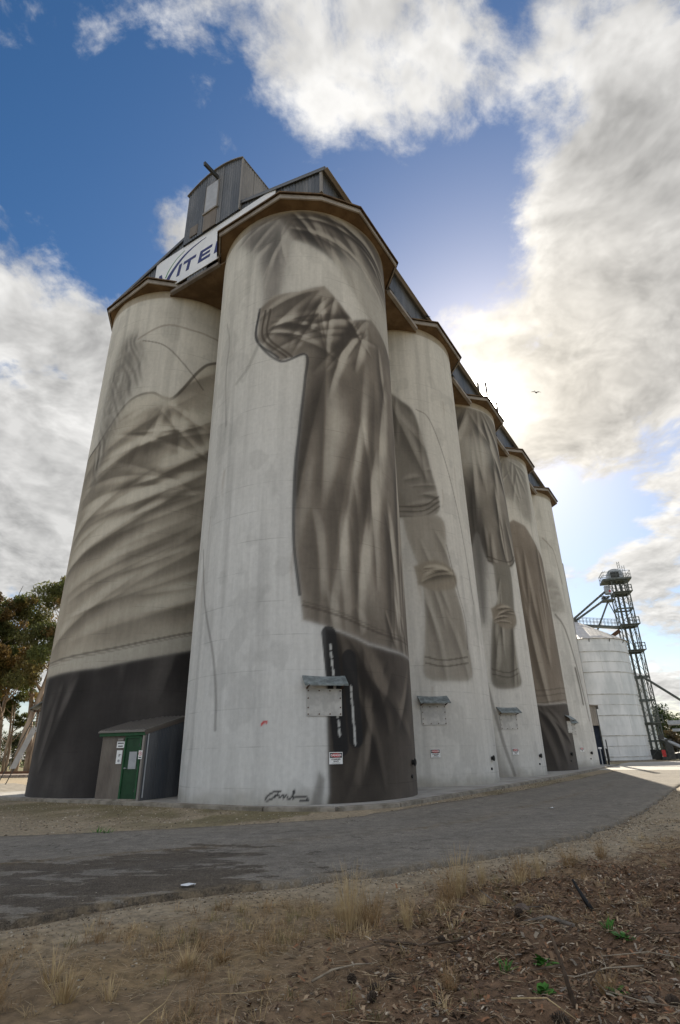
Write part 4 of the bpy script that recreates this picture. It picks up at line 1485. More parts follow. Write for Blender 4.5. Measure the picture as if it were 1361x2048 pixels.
# local frame: x along the front, -y towards the viewer
fw = mesh('front_wall', *box_vf(.02, 1.20, .03, .06, .02, 2.2), M['clad_brown'], shed)
V, F = corrugated((0, 0), (1.12, 0), lambda t: 0.0, lambda t: 2.26, (0, -1), .075, .016)
mesh('cladding_sheet', V, F, M['clad_brown'], fw)
V, F = corrugated((1.93, 0), (SW, 0), lambda t: 0.0, lambda t: 2.26, (0, -1), .075, .016)
mesh('cladding_sheet', V, F, M['clad_light'], fw)
sw_ = mesh('side_wall', [(SW - .05, .05, 0), (SW - .05, SDp, 0), (SW - .05, SDp, 2.9), (SW - .05, .05, 2.3), (SW - .02, .05, 0), (SW - .02, SDp, 0), (SW - .02, SDp, 2.9), (SW - .02, .05, 2.3)], box_vf(0, 1, 0, 1, 0, 1)[1], M['clad'], shed)
for k in range(3):
    y0, y1 = SDp * k / 3, SDp * (k + 1) / 3 - .01
    V, F = corrugated((SW, y0), (SW, y1), lambda t: 0.0, lambda t: 2.34 + (SHB - SHF) * (y0 + (y1 - y0) * t) / SDp, (1, 0), .1, .022)
    mesh('cladding_sheet', V, F, CL[k], sw_)
V, F = corrugated((0, SDp), (0, 0), lambda t: 0.0, lambda t: 2.34, (-1, 0), .1, .022)
mesh('side_wall', V, F, M['clad'], shed)
V = [(-.12, -.12, SHF + .0), (SW + .06, -.12, SHF + .0), (SW + .06, SDp, SHB + .03), (-.12, SDp, SHB + .03)]
V += [(x, y, z + .045) for x, y, z in V]
mesh('roof', V, box_vf(0, 1, 0, 1, 0, 1)[1], M['roof'], shed)
for k in range(11):
    x = -.05 + k * .2
    bar('roof_rib', (x, -.12, SHF + .05), (x, SDp, SHB + .08), .04, M['roof'], shed, h=.03)
box('fascia', -.10, SW + .03, -.10, -.03, 2.24, 2.395, M['greentrim'], shed)
bar('side_flashing', (SW + .03, -.1, 2.34), (SW + .03, SDp, 2.92), .03, M['clad_brown'], shed, h=.16)
bar('corner_post', (SW - .02, -.03, 0), (SW - .02, -.03, 2.24), .09, M['clad_light'], shed)
for x in (1.16, 1.885):
    box('door_frame', x - .035, x + .035, -.05, .02, .03, 2.22, M['greentrim'], shed)
box('door_frame', 1.195, 1.85, -.05, .02, 2.16, 2.22, M['greentrim'], shed)
dr = box('door', 1.2, 1.845, -.02, .02, .05, 2.155, M['door'], shed, .006)
box('door_plate', 1.40, 1.755, -.032, -.02, 1.07, 1.67, M['greyplate'], dr)
for z in (.35, 1.1, 1.9):
    bar('hinge', (1.835, -.045, z - .06), (1.835, -.045, z + .06), .035, M['dark'], dr, round_=True)
bar('downpipe', (SW + .05, .12, .1), (SW + .05, .12, 2.3), .055, M['galv'], shed, round_=True)
bar('gutter', (-.12, -.14, SHF - .01), (SW + .06, -.14, SHF - .01), .05, M['roof'], shed)
bar('handle', (1.27, -.02, 1.10), (1.27, -.075, 1.10), .05, M['galv'], dr, round_=True)
bar('handle', (1.26, -.07, 1.10), (1.37, -.07, 1.10), .022, M['galv'], dr, round_=True)
box('threshold', -.02, SW, -.06, 0.0, -.02, .06, M['kerb'], shed)
box('vent', .80, 1.06, -.06, -.02, 2.07, 2.15, M['clad_light'], shed)


def shed_local(x, y, z):
    c, s = SH_E
    return (SH_O[0] + x * c - y * s, SH_O[1] + x * s + y * c, .1 + z)


RZ = math.atan2(SH_E[1], SH_E[0])
sa = empty('notice', shed_local(.94, -.025, 1.93), RZ, 'upper white two line notice beside the shed door', 'sign')
box('notice_plate', -.185, .185, -.012, 0, -.115, .115, M['white'], sa)
for zz, ww in ((.05, .14), (-.055, .11)):
    for k in range(5):
        box('print_block', -ww + k * ww * .4, -ww + k * ww * .4 + ww * .33, -.0145, -.012, zz - .022, zz + .022, M['black'], sa)
sb = empty('notice', shed_local(.93, -.025, 1.49), RZ, 'tall white notice with small dark symbols left of the shed door', 'sign')
box('notice_plate', -.13, .13, -.012, 0, -.24, .24, M['white'], sb)
mesh('symbol', [(-.02, -.0145, .03), (.0, -.0145, .0), (.02, -.0145, .04), (.02, -.0145, .11), (-.02, -.0145, .11)], [(0, 1, 2, 3, 4)], M['black'], sb)
box('symbol', .045, .085, -.0145, -.012, .07, .11, M['greyplate'], sb)
V = [(.06 * math.cos(k * PI / 4), -.0145, -.13 + .05 * math.sin(k * PI / 4)) for k in range(8)]
mesh('symbol', V, [tuple(range(8))], M['greyplate'], sb)
sc_ = empty('notice', shed_local(1.965, -.085, 1.56), RZ, 'small prohibition notice with a red ring right of the shed door', 'sign')
box('notice_plate', -.085, .085, -.012, 0, -.15, .15, M['white'], sc_)
n = 20
V = [(r * math.cos(2 * PI * k / n), -.0145, .035 + r * math.sin(2 * PI * k / n)) for r in (.058, .074) for k in range(n)]
mesh('ring', V, [(k, (k + 1) % n, n + (k + 1) % n, n + k) for k in range(n)], M['red'], sc_)
bar('figure', (0, -.0145, .0), (0, -.0145, .075), .026, M['red'], sc_, h=.003)
box('print_block', -.06, .06, -.0145, -.012, -.11, -.075, M['black'], sc_)

# ------------------------------------------------------------------ white steel bin, its neighbour, and the elevator tower
def steel_bin(az, dist, R, ez, pz, label, n=64):
    c = (dist * math.cos(rad(az)), dist * math.sin(rad(az)))
    e = empty('grain_bin', (*c, 0), rad(az) + PI / 2, label, 'grain bin', 'white steel grain bins')
    lv = [.55, 3.1, 5.6, 8.3, 11.2, 14.0, ez] if ez > 15 else list(np.linspace(.3, ez, 7))
    z = .05
    for k, zt in enumerate(lv):
        m = k % 2
        r0, r1 = R + (.0 if m else .012), R + (.0 if m else .012)
        V, F = [], []
        sub = 3
        zs = np.linspace(z, zt, sub * 4 + 1)
        for q, zz in enumerate(zs):
            rr = r0 - (.014 if q % 2 else 0)
            V += [(rr * math.cos(2 * PI * i / n), rr * math.sin(2 * PI * i / n), zz) for i in range(n)]
        for q in range(len(zs) - 1):
            F += [(q * n + i, q * n + (i + 1) % n, (q + 1) * n + (i + 1) % n, (q + 1) * n + i) for i in range(n)]
        mesh('wall_ring', V, F, M['bin'], e, True)
        # stiffening hoop
        V, F = [], []
        for rr, zz in ((R - .02, zt - .06), (R + .06, zt - .06), (R + .06, zt + .04), (R - .02, zt + .04)):
            V += [(rr * math.cos(2 * PI * i / n), rr * math.sin(2 * PI * i / n), zz) for i in range(n)]
        for q in range(4):
            F += [(q * n + i, q * n + (i + 1) % n, ((q + 1) % 4) * n + (i + 1) % n, ((q + 1) % 4) * n + i) for i in range(n)]
        mesh('hoop', V, F, M['binlow'], e, False)
        if k:
            zm = .5 * (z + zt)
            V = []
            for rr, zz in ((R - .02, zm - .03), (R + .035, zm - .03), (R + .035, zm + .02), (R - .02, zm + .02)):
                V += [(rr * math.cos(2 * PI * i / n), rr * math.sin(2 * PI * i / n), zz) for i in range(n)]
            mesh('lap_joint', V, F, M['binlow'] if k % 2 else M['bin'], e)
        for i in range(0, n, 8):
            a_ = 2 * PI * (i + (4 if k % 2 else 0)) / n
            bar('panel_seam', ((R + .01) * math.cos(a_), (R + .01) * math.sin(a_), z + .1), ((R + .01) * math.cos(a_), (R + .01) * math.sin(a_), zt - .1), .05, M['bin'], e)
        z = zt
    ns = 28
    for k in range(ns):
        a0, a1 = 2 * PI * k / ns, 2 * PI * (k + 1) / ns
        ro, ri = R + .22, .5
        am = (a0 + a1) / 2
        V = [(ro * math.cos(a0), ro * math.sin(a0), ez - .02), (ro * math.cos(am), ro * math.sin(am), ez + .03), (ro * math.cos(a1), ro * math.sin(a1), ez - .02),
             (ri * math.cos(a1), ri * math.sin(a1), pz), (ri * math.cos(am), ri * math.sin(am), pz + .02), (ri * math.cos(a0), ri * math.sin(a0), pz)]
        mesh('roof_sheet', V, [(0, 1, 4, 5), (1, 2, 3, 4)], M['binroof'], e)
        if k % 2 == 0:
            bar('eave_bracket', (R * math.cos(a0), R * math.sin(a0), ez - .45), (ro * math.cos(a0), ro * math.sin(a0), ez - .03), .07, M['dark'], e)
    bar('inlet_cap', (0, 0, pz - .1), (0, 0, pz + .5), 1.05, M['dark'], e, round_=True)
    V = [((R + .45) * math.cos(2 * PI * i / n), (R + .45) * math.sin(2 * PI * i / n), zz) for zz in (0, .12) for i in range(n)]
    mesh('footing', V, [tuple(range(n, 2 * n))] + [(i, (i + 1) % n, n + (i + 1) % n, n + i) for i in range(n)], M['kerb'], e)
    return e


BIN_AZ, BIN_D, BIN_R = 67.2, 92.0, 6.5
b1 = steel_bin(BIN_AZ, BIN_D, BIN_R, 15.75, 19.35, 'large white steel grain bin with a conical roof beyond the last silo')
V = [(.16 * math.cos(k * .9), -BIN_R - .03, .9 + .22 * math.sin(k * .9 + .3)) for k in range(7)]
V = [(x - 3.05, y * .85 - .1, z) for x, y, z in V]
o = mesh('inspection_port', [(-.0 + .2 * math.cos(2 * PI * k / 10), zz, .26 * math.sin(2 * PI * k / 10)) for zz in (0, -.12) for k in range(10)], [tuple(range(10, 20))] + [(k, (k + 1) % 10, 10 + (k + 1) % 10, 10 + k) for k in range(10)], M['black'], b1)
o.location = (3.6, -BIN_R * math.cos(math.asin(3.6 / BIN_R)) - .02, 1.05)
o.rotation_euler = (0, 0, math.asin(3.6 / BIN_R))
steel_bin(63.6, 107.0, 2.3, 12.2, 13.6, 'slim white steel bin partly hidden behind the lattice tower', 40)
for k, az in enumerate((66.85, 66.45)):
    p = (82.5 * math.cos(rad(az)), 82.5 * math.sin(rad(az)))
    e = empty('guard_post', (*p, 0), 0, ('left thin steel guard post in front of the large white bin', 'right thin steel guard post in front of the large white bin')[k], 'post', 'guard posts before the bin')
    bar('post', (0, 0, 0), (0, 0, 2.6), .13, M['dark'], e, round_=True)
    bar('base_plate', (0, 0, 0), (0, 0, .04), .34, M['dark'], e)

T_AZ, T_D = 62.75, 94.5
TC = np.array([T_D * math.cos(rad(T_AZ)), T_D * math.sin(rad(T_AZ))])
tz = empty('elevator_tower', (TC[0], TC[1], 0), rad(T_AZ) - PI / 2 + rad(12), 'tall dark lattice bucket elevator tower with a railed head platform, right of the white bin', 'tower')
# local x to the viewer's right, y away
h_ = 1.12
TT = M['tower']
levels = [0, 2.4, 4.6, 7.8, 11.0, 14.6, 18.4, 21.0, 23.4, 25.4]
for sx in (-1, 1):
    for sy in (-1, 1):
        bar('leg', (sx * h_, sy * h_, 0), (sx * h_, sy * h_, 25.4), .14, TT, tz)
        box('foot_plate', sx * h_ - .25, sx * h_ + .25, sy * h_ - .25, sy * h_ + .25, 0, .06, M['dark'], tz)
for k, z in enumerate(levels[1:]):
    for s in (-1, 1):
        bar('girt', (-h_, s * h_, z), (h_, s * h_, z), .14, TT, tz, h=.22)
        bar('girt', (s * h_, -h_, z), (s * h_, h_, z), .14, TT, tz, h=.22)
for z0, z1 in zip(levels[:-1], levels[1:]):
    for s in (-1, 1):
        bar('brace', (-h_, s * h_, z0 + .1), (h_, s * h_, z1 - .1), .06, TT, tz)
        bar('brace', (h_, s * h_ + .08, z0 + .1), (-h_, s * h_ + .08, z1 - .1), .06, TT, tz)
        bar('brace', (s * h_, -h_, z0 + .1), (s * h_, h_, z1 - .1), .06, TT, tz)
        bar('brace', (s * h_ + .08, h_, z0 + .1), (s * h_ + .08, -h_, z1 - .1), .06, TT, tz)
for s in (-.42, .25):
    bar('elevator_leg', (s, 0, .6), (s, 0, 25.8), .24, TT, tz, h=.4)
bar('boot', (-.1, 0, 0), (-.1, 0, 1.3), 1.4, M['dark'], tz, h=.8)
# ladder with cage up the right side
for x in (.75, 1.1):
    bar('ladder_rail', (x, -h_ - .25, .4), (x, -h_ - .25, 27.6), .05, TT, tz)
lm = MB()
for z in np.arange(.6, 27.4, .3):
    lm.add(box_vf(.75, 1.1, -h_ - .265, -h_ - .235, z, z + .03))
tag(lm.make('rungs', TT, tz), kind='stuff')


def railing(e, x0, x1, y0, y1, z, hgt=1.05, name='platform_rail'):
    c = [(x0, y0), (x1, y0), (x1, y1), (x0, y1)]
    for (a, b), (p, q) in zip(c, c[1:] + c[:1]):
        for zz in (z + hgt * .5, z + hgt):
            bar(name, (a, b, zz), (p, q, zz), .05, TT, e)
        L = math.hypot(p - a, q - b)
        m = max(2, round(L / 1.0))
        for k in range(m):
            x, y = a + (p - a) * k / m, b + (q - b) * k / m
            bar(name, (x, y, z), (x, y, z + hgt), .05, TT, e)


pl = box('platform', -2.35, 1.75, -1.6, 1.6, 25.45, 25.70, TT, tz)
railing(pl, -2.3, 1.7, -1.55, 1.55, 25.7)
for z in (4.6, 14.6, 18.4, 23.4):
    p2 = box('platform', -1.2, 1.55, -1.55, 1.3, z + .12, z + .20, TT, tz)
    railing(p2, .2, 1.5, -1.5, -1.15, z + .2, .95)
# rounded head drum housing
n = 12
V = []
for y in (-.55, .55):
    for k in range(n + 1):
        a = PI * k / n
        V.append((-.25 + 1.15 * math.cos(a), y, 26.4 + 1.05 * math.sin(a) ** .7))
    V += [(-1.4, y, 25.75), (.9, y, 25.75)]
m_ = n + 3
mesh('head_drum', V, [tuple(range(m_))[::-1], tuple(range(m_, 2 * m_))] + [(k, (k + 1) % m_, m_ + (k + 1) % m_, m_ + k) for k in range(m_)], M['galv'], tz)
box('motor_guard', -.9, .3, -.75, -.56, 26.1, 26.9, M['dark'], tz)
for x in (.55, .85):
    bar('mast', (x, .3, 25.7), (x, .3, 28.75), .06, TT, tz)
for k in range(7):
    bar('mast', (.55, .3, 26 + k * .4), (.85, .3, 26.3 + k * .4), .04, TT, tz)
bar('aerial', (-1.9, -.5, 25.7), (-1.9, -.5, 27.3), .04, TT, tz)
bar('aerial', (-2.1, -.5, 26.9), (-1.5, -.5, 27.25), .04, TT, tz)
# distributor and spouts to the bin
box('distributor', -2.1, -1.35, -.4, .4, 23.6, 24.9, M['galv'], tz)
bar('lamp_disc', (-1.45, -.42, 24.0), (-1.45, -.48, 24.0), .34, M['red'], tz, round_=True)
p3 = box('platform', -2.7, -1.1, -.9, .9, 22.5, 22.62, TT, tz)
railing(p3, -2.65, -1.2, -.85, .85, 22.62, .9)


def tl(p):
    c, s = math.cos(-(rad(T_AZ) - PI / 2 + rad(12))), math.sin(-(rad(T_AZ) - PI / 2 + rad(12)))
    x, y = p[0] - TC[0], p[1] - TC[1]
    return (x * c - y * s, x * s + y * c, p[2])


BC = (BIN_D * math.cos(rad(BIN_AZ)), BIN_D * math.sin(rad(BIN_AZ)))
apex = tl((BC[0], BC[1], 19.9))
bar('spout', (-1.9, 0, 24.2), apex, .34, TT, tz, round_=True)
bar('spout', (-1.7, -.2, 23.2), (apex[0] + .5, apex[1] - .3, 19.75), .34, TT, tz, round_=True)
bar('spout_collar', (-2.35, -.1, 23.3), (-2.6, -.12, 22.9), .5, M['dark'], tz, round_=True)
bar('brace', (-1.95, 0, 22.5), (-4.2, .6, 18.3), .22, TT, tz)
bar('brace', (-1.9, 0, 22.3), (-h_, 0, 19.6), .12, TT, tz)
cw = bar('catwalk', (-h_, 0, 18.35), (apex[0] + .3, apex[1], 18.9), .8, M['tower'], tz, h=.32)
for s in (-.38, .38):
    for k in range(13):
        t = k / 12
        x, y, z = -h_ + (apex[0] + .3 + h_) * t, apex[1] * t, 18.5 + .55 * t
        bar('catwalk_rail', (x, y + s, z), (x, y + s, z + 1.05), .045, TT, tz)
    for hh_ in (.55, 1.05):
        bar('catwalk_rail', (-h_, s, 18.5 + hh_), (apex[0] + .3, apex[1] + s, 19.05 + hh_), .045, TT, tz)
bar('collecting_chute', (-h_ - .1, -.2, 17.9), (-4.0, .3, 16.2), .5, M['rustbolt'], tz)
# conveyor tube running down to the right and a loading auger at the foot
bar('conveyor_tube', (-.2, -1.4, 11.25), (8.2, -.6, 4.6), .34, TT, tz, round_=True)
au = empty('grain_auger', (TC[0], TC[1], 0), rad(T_AZ) - PI / 2, 'inclined grey grain auger resting at the foot of the lattice tower', 'auger')
bar('tube', (1.0, -1.9, 2.75), (5.2, -3.2, .35), .45, M['galv'], au, round_=True)
bar('drive_box', (1.0, -1.9, 2.6), (1.0, -1.9, 3.1), .7, M['dark'], au)
bar('leg', (2.6, -2.4, 1.9), (2.6, -2.4, 0), .09, M['dark'], au)
bar('leg', (4.4, -2.95, .9), (4.4, -2.95, 0), .09, M['dark'], au)
bl = empty('power_cabinet', (TC[0] + .05, TC[1] - 2.2, 0), rad(T_AZ) - PI / 2, 'dark tall steel cabinet with a red panel at the foot of the lattice tower', 'cabinet')
box('cabinet_body', .3, 1.15, -.4, .4, 0.08, 2.6, M['dark'], bl, .03)
box('red_panel', -.35, .1, -.35, .3, .4, 1.25, M['red'], bl)
box('stand', -.4, .3, -.4, .35, 0, .4, M['dark'], bl)
hb_ = empty('hopper_boot', (47.9, 87.2, 0), .4, 'low black rubber hopper boot on the ground right of the tower', 'hopper')
mesh('hopper_body', [(-.7, -.5, 0), (.7, -.5, 0), (.7, .5, 0), (-.7, .5, 0), (-.5, -.35, .75), (.6, -.3, .9), (.6, .3, .9), (-.5, .35, .75)], box_vf(0, 1, 0, 1, 0, 1)[1], M['black'], hb_)
bar('hopper_tube', (.5, 0, .7), (1.5, .2, 1.3), .25, M['dark'], hb_, round_=True)

# drive-over hopper shed behind the last silo
def azp(az, dd, z=0):
    return Vector((dd * math.cos(rad(az)), dd * math.sin(rad(az)), z))


hs = empty('hopper_shed', azp(66.75, 66.5), rad(66.75) - PI / 2, 'small pale clad hopper shed with a dark open bay just beyond the last silo', 'shed')
for k in range(3):
    V, F = corrugated((-2.4 + k * .8, 0), (-1.61 + k * .8, 0), lambda t: 3.75, lambda t: 5.7, (0, -1), .2, .03)
    mesh('cladding_sheet', V, F, M['clad_light'], hs)
box('front_backing', -2.4, .0, .03, .1, 3.8, 5.65, M['clad_light'], hs)
V = [(-2.5, -.3, 5.95), (.25, -.3, 5.6), (.25, 5, 5.6), (-2.5, 5, 5.95)]
V += [(x, y, z + .1) for x, y, z in V]
mesh('roof', V, box_vf(0, 1, 0, 1, 0, 1)[1], M['roof'], hs)
bar('post', (-.95, .05, 0), (-.95, .05, 3.8), .14, M['galv'], hs)
box('side_wall', -.06, .06, .05, 5, 0, 5.6, M['dark'], hs)
box('side_wall', -2.5, -2.4, .05, 5, 0, 5.6, M['dark'], hs)
box('back_wall', -2.4, -.06, 4.8, 4.9, 0, 5.6, M['black'], hs)
box('roller_door', -.9, -.07, .6, .66, 0, 3.75, pmat('navy_door', (.012, .02, .045), (.02, .03, .06), 3, .5), hs)
e = empty('guard_post', azp(66.55, 64.5), 0, 'short dark guard post at the corner of the hopper shed', 'post')
bar('post', (0, 0, 0), (0, 0, 1.55), .16, M['black'], e, round_=True)
bar('cap', (0, 0, 1.55), (0, 0, 1.60), .22, M['galv'], e, round_=True)
e = empty('standpipe', azp(67.05, 62.5), 0, 'short white capped standpipe against the end of the last silo', 'pipe')
bar('pipe', (0, 0, 0), (0, 0, 1.6), .10, M['galv'], e, round_=True)
bar('elbow', (-.15, 0, 1.6), (.15, 0, 1.6), .16, M['white'], e, round_=True)

# open shelter with two pale roof boards at the right edge
os_ = empty('open_shelter', azp(60.35, 70), rad(60.4) - PI / 2, 'open shelter with two pale roof boards at the right edge', 'shelter')
box('roof_board', -1.25, 3.2, -1.5, 1.5, 3.68, 4.05, M['galv'], os_)
box('roof_board', -.95, 3.2, -2.5, -1.6, 3.0, 3.25, M['galv'], os_)
for x in (.9, 2.9):
    for y in (-1.4, 1.4):
        bar('post', (x, y, 0), (x, y, 3.7), .12, M['dark'], os_)
    bar('bracket', (x, -1.5, 3.1), (x, -2.5, 3.1), .1, M['dark'], os_)

# ------------------------------------------------------------------ trees
def leaf_cloud(centres, radii, n, size, cols, flat=.75, droop=.0):
    """many small leaf faces spread through clumps; returns verts, faces, colours"""
    C_ = np.array(centres)
    R_ = np.array(radii)
    w = R_ ** 2
    k = RNG.choice(len(C_), n, p=w / w.sum())
    d = RNG.normal(size=(n, 3))
    d /= np.linalg.norm(d, axis=1)[:, None]
    rr = RNG.random(n) ** .45
    p = C_[k] + d * (R_[k] * rr)[:, None] * np.array([1, 1, flat])
    a = RNG.normal(size=(n, 3))
    a[:, 2] -= droop
    a /= np.linalg.norm(a, axis=1)[:, None]
    b = np.cross(a, RNG.normal(size=(n, 3)))
    b /= np.linalg.norm(b, axis=1)[:, None]
    s = size * (.6 + .8 * RNG.random(n))[:, None]
    V = np.stack([p - a * s, p + b * s * .32, p + a * s, p - b * s * .32], 1).reshape(-1, 3)
    F = np.arange(4 * n).reshape(n, 4)
    cc = np.array(cols)[RNG.integers(0, len(cols), len(C_))][k]
    cc = cc * (.65 + .7 * RNG.random(n))[:, None]
    return V, F, np.repeat(cc, 4, axis=0)


OLIVE = [(.10, .115, .034), (.12, .13, .040), (.085, .095, .032), (.185, .125, .045), (.15, .125, .045), (.125, .125, .045)]


def gum_tree(az, dist, hgt, seed, label, lean=0.0, spread=1.0, n=5200, cols=OLIVE, bare=.35, dead=3):
    rs = random.Random(seed)
    x0, y0 = dist * math.cos(rad(az)), dist * math.sin(rad(az))
    e = empty('eucalypt_tree', (x0, y0, 0), rs.random() * 6, label, 'tree', 'gum trees behind the silos')
    tr = MB()
    cl, cr = [], []
    stems = rs.choice([1, 2, 2])
    tips = []
    for st in range(stems):
        p = Vector((st * .5, 0, -.1))
        d = Vector((rs.uniform(-.16, .16) + lean, rs.uniform(-.12, .12), 1)).normalized()
        pts, rd_ = [p.copy()], [hgt * .017]
        seg = 9
        for k in range(seg):
            d = (d + Vector((rs.uniform(-.10, .10), rs.uniform(-.10, .10), .10))).normalized()
            p = p + d * hgt * .88 / seg
            pts.append(p.copy())
            rd_.append(hgt * .017 * (1 - .80 * (k + 1) / seg))
        tr.add(tube_vf(pts, rd_, 8))
        for k in range(3, seg + 1):
            for q in range(2 if k > 4 else 1):
                b = pts[k]
                an = rs.uniform(0, 2 * PI)
                L = hgt * rs.uniform(.12, .24) * spread * (1.25 - .5 * k / seg)
                dd = Vector((math.cos(an), math.sin(an), rs.uniform(.3, .9))).normalized()
                bp, br = [b.copy()], [rd_[k] * .6]
                pp = b.copy()
                for m in range(4):
                    dd = (dd + Vector((rs.uniform(-.2, .2), rs.uniform(-.2, .2), .16))).normalized()
                    pp = pp + dd * L / 4
                    bp.append(pp.copy())
                    br.append(max(rd_[k] * .6 * (1 - (m + 1) / 4.6), .02))
                tr.add(tube_vf(bp, br, 5))
                if pp.z > hgt * bare:
                    tips.append(pp)
                    cl.append(pp)
                    cr.append(hgt * rs.uniform(.045, .085))
                    for m in range(2):
                        cl.append(pp + Vector((rs.uniform(-1, 1), rs.uniform(-1, 1), rs.uniform(-.9, .2))) * hgt * .075)
                        cr.append(hgt * rs.uniform(.03, .065))
    tr.make('trunk', M['bark'], e, True)
    V, F, cc = leaf_cloud([tuple(c) for c in cl], cr, int(n * 2.1), .27, cols, .7, .8)
    link('crown', np_mesh('crown', V, F, M['leafy'], False, cc), e)
    for k in range(dead):
        t = rs.choice(tips)
        dd = Vector((rs.uniform(-.4, .5), rs.uniform(-.3, .3), 1)).normalized()
        P = [t]
        for m in range(3):
            dd = (dd + Vector((rs.uniform(-.25, .25), rs.uniform(-.2, .2), .1))).normalized()
            P.append(P[-1] + dd * hgt * .045)
        P0 = [t - Vector((0, 0, hgt * .05))] + P
        mb = MB().add(tube_vf(P0, [.10, .09, .07, .05, .03], 5))
        mb.add(tube_vf([P[1], P[1] + (dd + Vector((.6, .2, 0))) * hgt * .04], [.05, .02], 4))
        mb.make('dead_branch', M['deadwood'], e)
    return e


gum_tree(124.2, 88, 25.0, 1, 'broad gum tree with yellow-green crown at the left edge of the picture', .02, 1.15, 7000, OLIVE[:3] + [(.11, .115, .03), (.10, .10, .03), (.09, .06, .028)], .30)
gum_tree(122.0, 92, 23.2, 2, 'rust tinged gum tree second from the left edge', .03, 1.1, 7000, OLIVE, .3)
gum_tree(120.1, 97, 23.8, 3, 'reddish gum tree with bare twigs above its crown, mid cluster', .04, 1.0, 6500, OLIVE[3:] + OLIVE[:1], .3)
gum_tree(118.6, 90, 27.0, 4, 'tallest open gum tree with tufted crown beside the silo wall', .0, .85, 5200, OLIVE, .42, 1)
gum_tree(117.4, 99, 27.0, 5, 'gum tree half hidden by the left edge of the silo', .0, .9, 5200, OLIVE[2:], .35, 0)
gum_tree(126.6, 99, 24, 6, 'gum tree partly outside the frame at the far left', .0, 1.1, 5000, OLIVE, .3, 1)
gum_tree(119.4, 104, 14, 8, 'low dark gum tree between the pale trunks', .0, 1.2, 4500, OLIVE[:3], .12, 0)


def round_tree(az, dist, hgt, wid, seed, label, cols, n=3200, name='pine_tree', group='trees beyond the yard', base=.12):
    rs = random.Random(seed)
    e = empty(name, (dist * math.cos(rad(az)), dist * math.sin(rad(az)), 0), rs.random() * 6, label, 'tree', group)
    tr = MB().add(tube_vf([(0, 0, -.1), (.1, .05, hgt * .3), (.05, 0, hgt * .75)], [hgt * .03, hgt * .024, hgt * .008], 7))
    cl, cr = [], []
    for k in range(26):
        t = rs.uniform(base, .92)
        r = wid * math.sin(PI * min(1, (t + .12))) ** .6 * rs.uniform(.3, .95)
        an = rs.uniform(0, 2 * PI)
        c = Vector((r * math.cos(an), r * math.sin(an), t * hgt))
        tr.add(tube_vf([(0, 0, t * hgt * .75), c], [hgt * .008, hgt * .003], 4))
        cl.append(tuple(c))
        cr.append(wid * rs.uniform(.26, .42))
    tr.make('trunk', M['bark'], e, True)
    V, F, cc = leaf_cloud(cl, cr, n, .34, cols, .8, 0)
    link('crown', np_mesh('crown', V, F, M['leafy'], False, cc), e)


PINE = [(.020, .040, .014), (.030, .052, .016), (.040, .060, .020), (.055, .070, .022)]
round_tree(61.75, 150, 10.6, 4.6, 21, 'rounded dark pine beyond the lattice tower foot', PINE)
round_tree(60.2, 146, 8.6, 4.8, 22, 'lighter green pine with yellowing tips at the right edge', PINE[1:] + [(.16, .13, .03)])
round_tree(58.6, 152, 9.8, 5, 23, 'dark pine mostly outside the frame on the right', PINE)
round_tree(62.6, 160, 7.4, 4.2, 24, 'low pine seen between the tower legs', PINE)
round_tree(61.2, 128, 4.2, 3.6, 25, 'low reddish scrub under the pines at the right', [(.055, .042, .022), (.07, .05, .03), (.04, .045, .02)], 2200, 'bush', 'trees beyond the yard', .05)
round_tree(60.0, 126, 3.8, 3.2, 26, 'dark scrub bush at the right edge under the shelter', [(.045, .04, .02), (.06, .045, .028)], 2000, 'bush', 'trees beyond the yard', .05)
for k, (az, dd, hg, wd, lb) in enumerate(((123.0, 175, 8.5, 4.2, 'small round tree far across the paddock at the left edge'), (121.9, 190, 7.5, 4.0, 'olive tree far across the paddock, right of the small round one'),
                                       (120.6, 150, 8.0, 5.5, 'dark bushy tree beyond the railway, left of the silo'), (118.9, 155, 7.0, 5.0, 'dark bushy tree beyond the railway, touching the silo edge'),
                                       (125.2, 210, 9.0, 5.0, 'distant tree outside the left edge'))):
    round_tree(az, dd, hg, wd, 40 + k, lb, [(.035, .042, .018), (.05, .055, .02), (.08, .075, .025)], 2200, 'tree', 'small trees across the paddock')
# rails, paddock fence, loading ladder
def left_pt(az, dd, z=0.0):
    return azp(az, dd, z)


for k, (z, a, b) in enumerate(((.25, (-14, 61.0), (-90, 67.0)), (.25, (-14, 62.5), (-90, 68.6)))):
    e = empty('rail', (0, 0, 0), 0, ('nearer rusty rail of the line behind the silos', 'further rusty rail of the line behind the silos')[k], 'rail', 'railway rails')
    bar('rail_head', (a[0], a[1], z + .19), (b[0], b[1], z + .19), .075, M['rail'], e, h=.06)
    bar('rail_web', (a[0], a[1], z + .10), (b[0], b[1], z + .10), .03, M['rail'], e, h=.14)
    bar('rail_foot', (a[0], a[1], z + .02), (b[0], b[1], z + .02), .15, M['rail'], e, h=.03)
fe = empty('wire_fence', (0, 0, 0), 0, 'thin wire fence with dark posts along the paddock', 'fence')
for k in range(12):
    p = Vector((-48 - k * 4.0, 98 + k * 1.6, 0))
    bar('post', p, p + Vector((0, 0, 1.5)), .12, M['deadwood'], fe)
for z in (.5, .9, 1.3):
    bar('wire', (-48, 98, z), (-92, 115.6, z), .02, M['dark'], fe)
ld = empty('loading_chute', (-23.2, 42.5, 0), rad(117) - PI / 2, 'grey leaning loading chute on two legs left of the silos', 'chute')
for x in (-.22, .26):
    bar('leg', (x - .6, 0, 0), (x + 1.15, 0, 5.2), .06, M['dark'], ld)
V = [(-.28, -.05, 1.0), (.10, -.05, 1.0), (1.0, -.05, 3.7), (.62, -.05, 3.7)]
V += [(x, .05, z) for x, y, z in V]
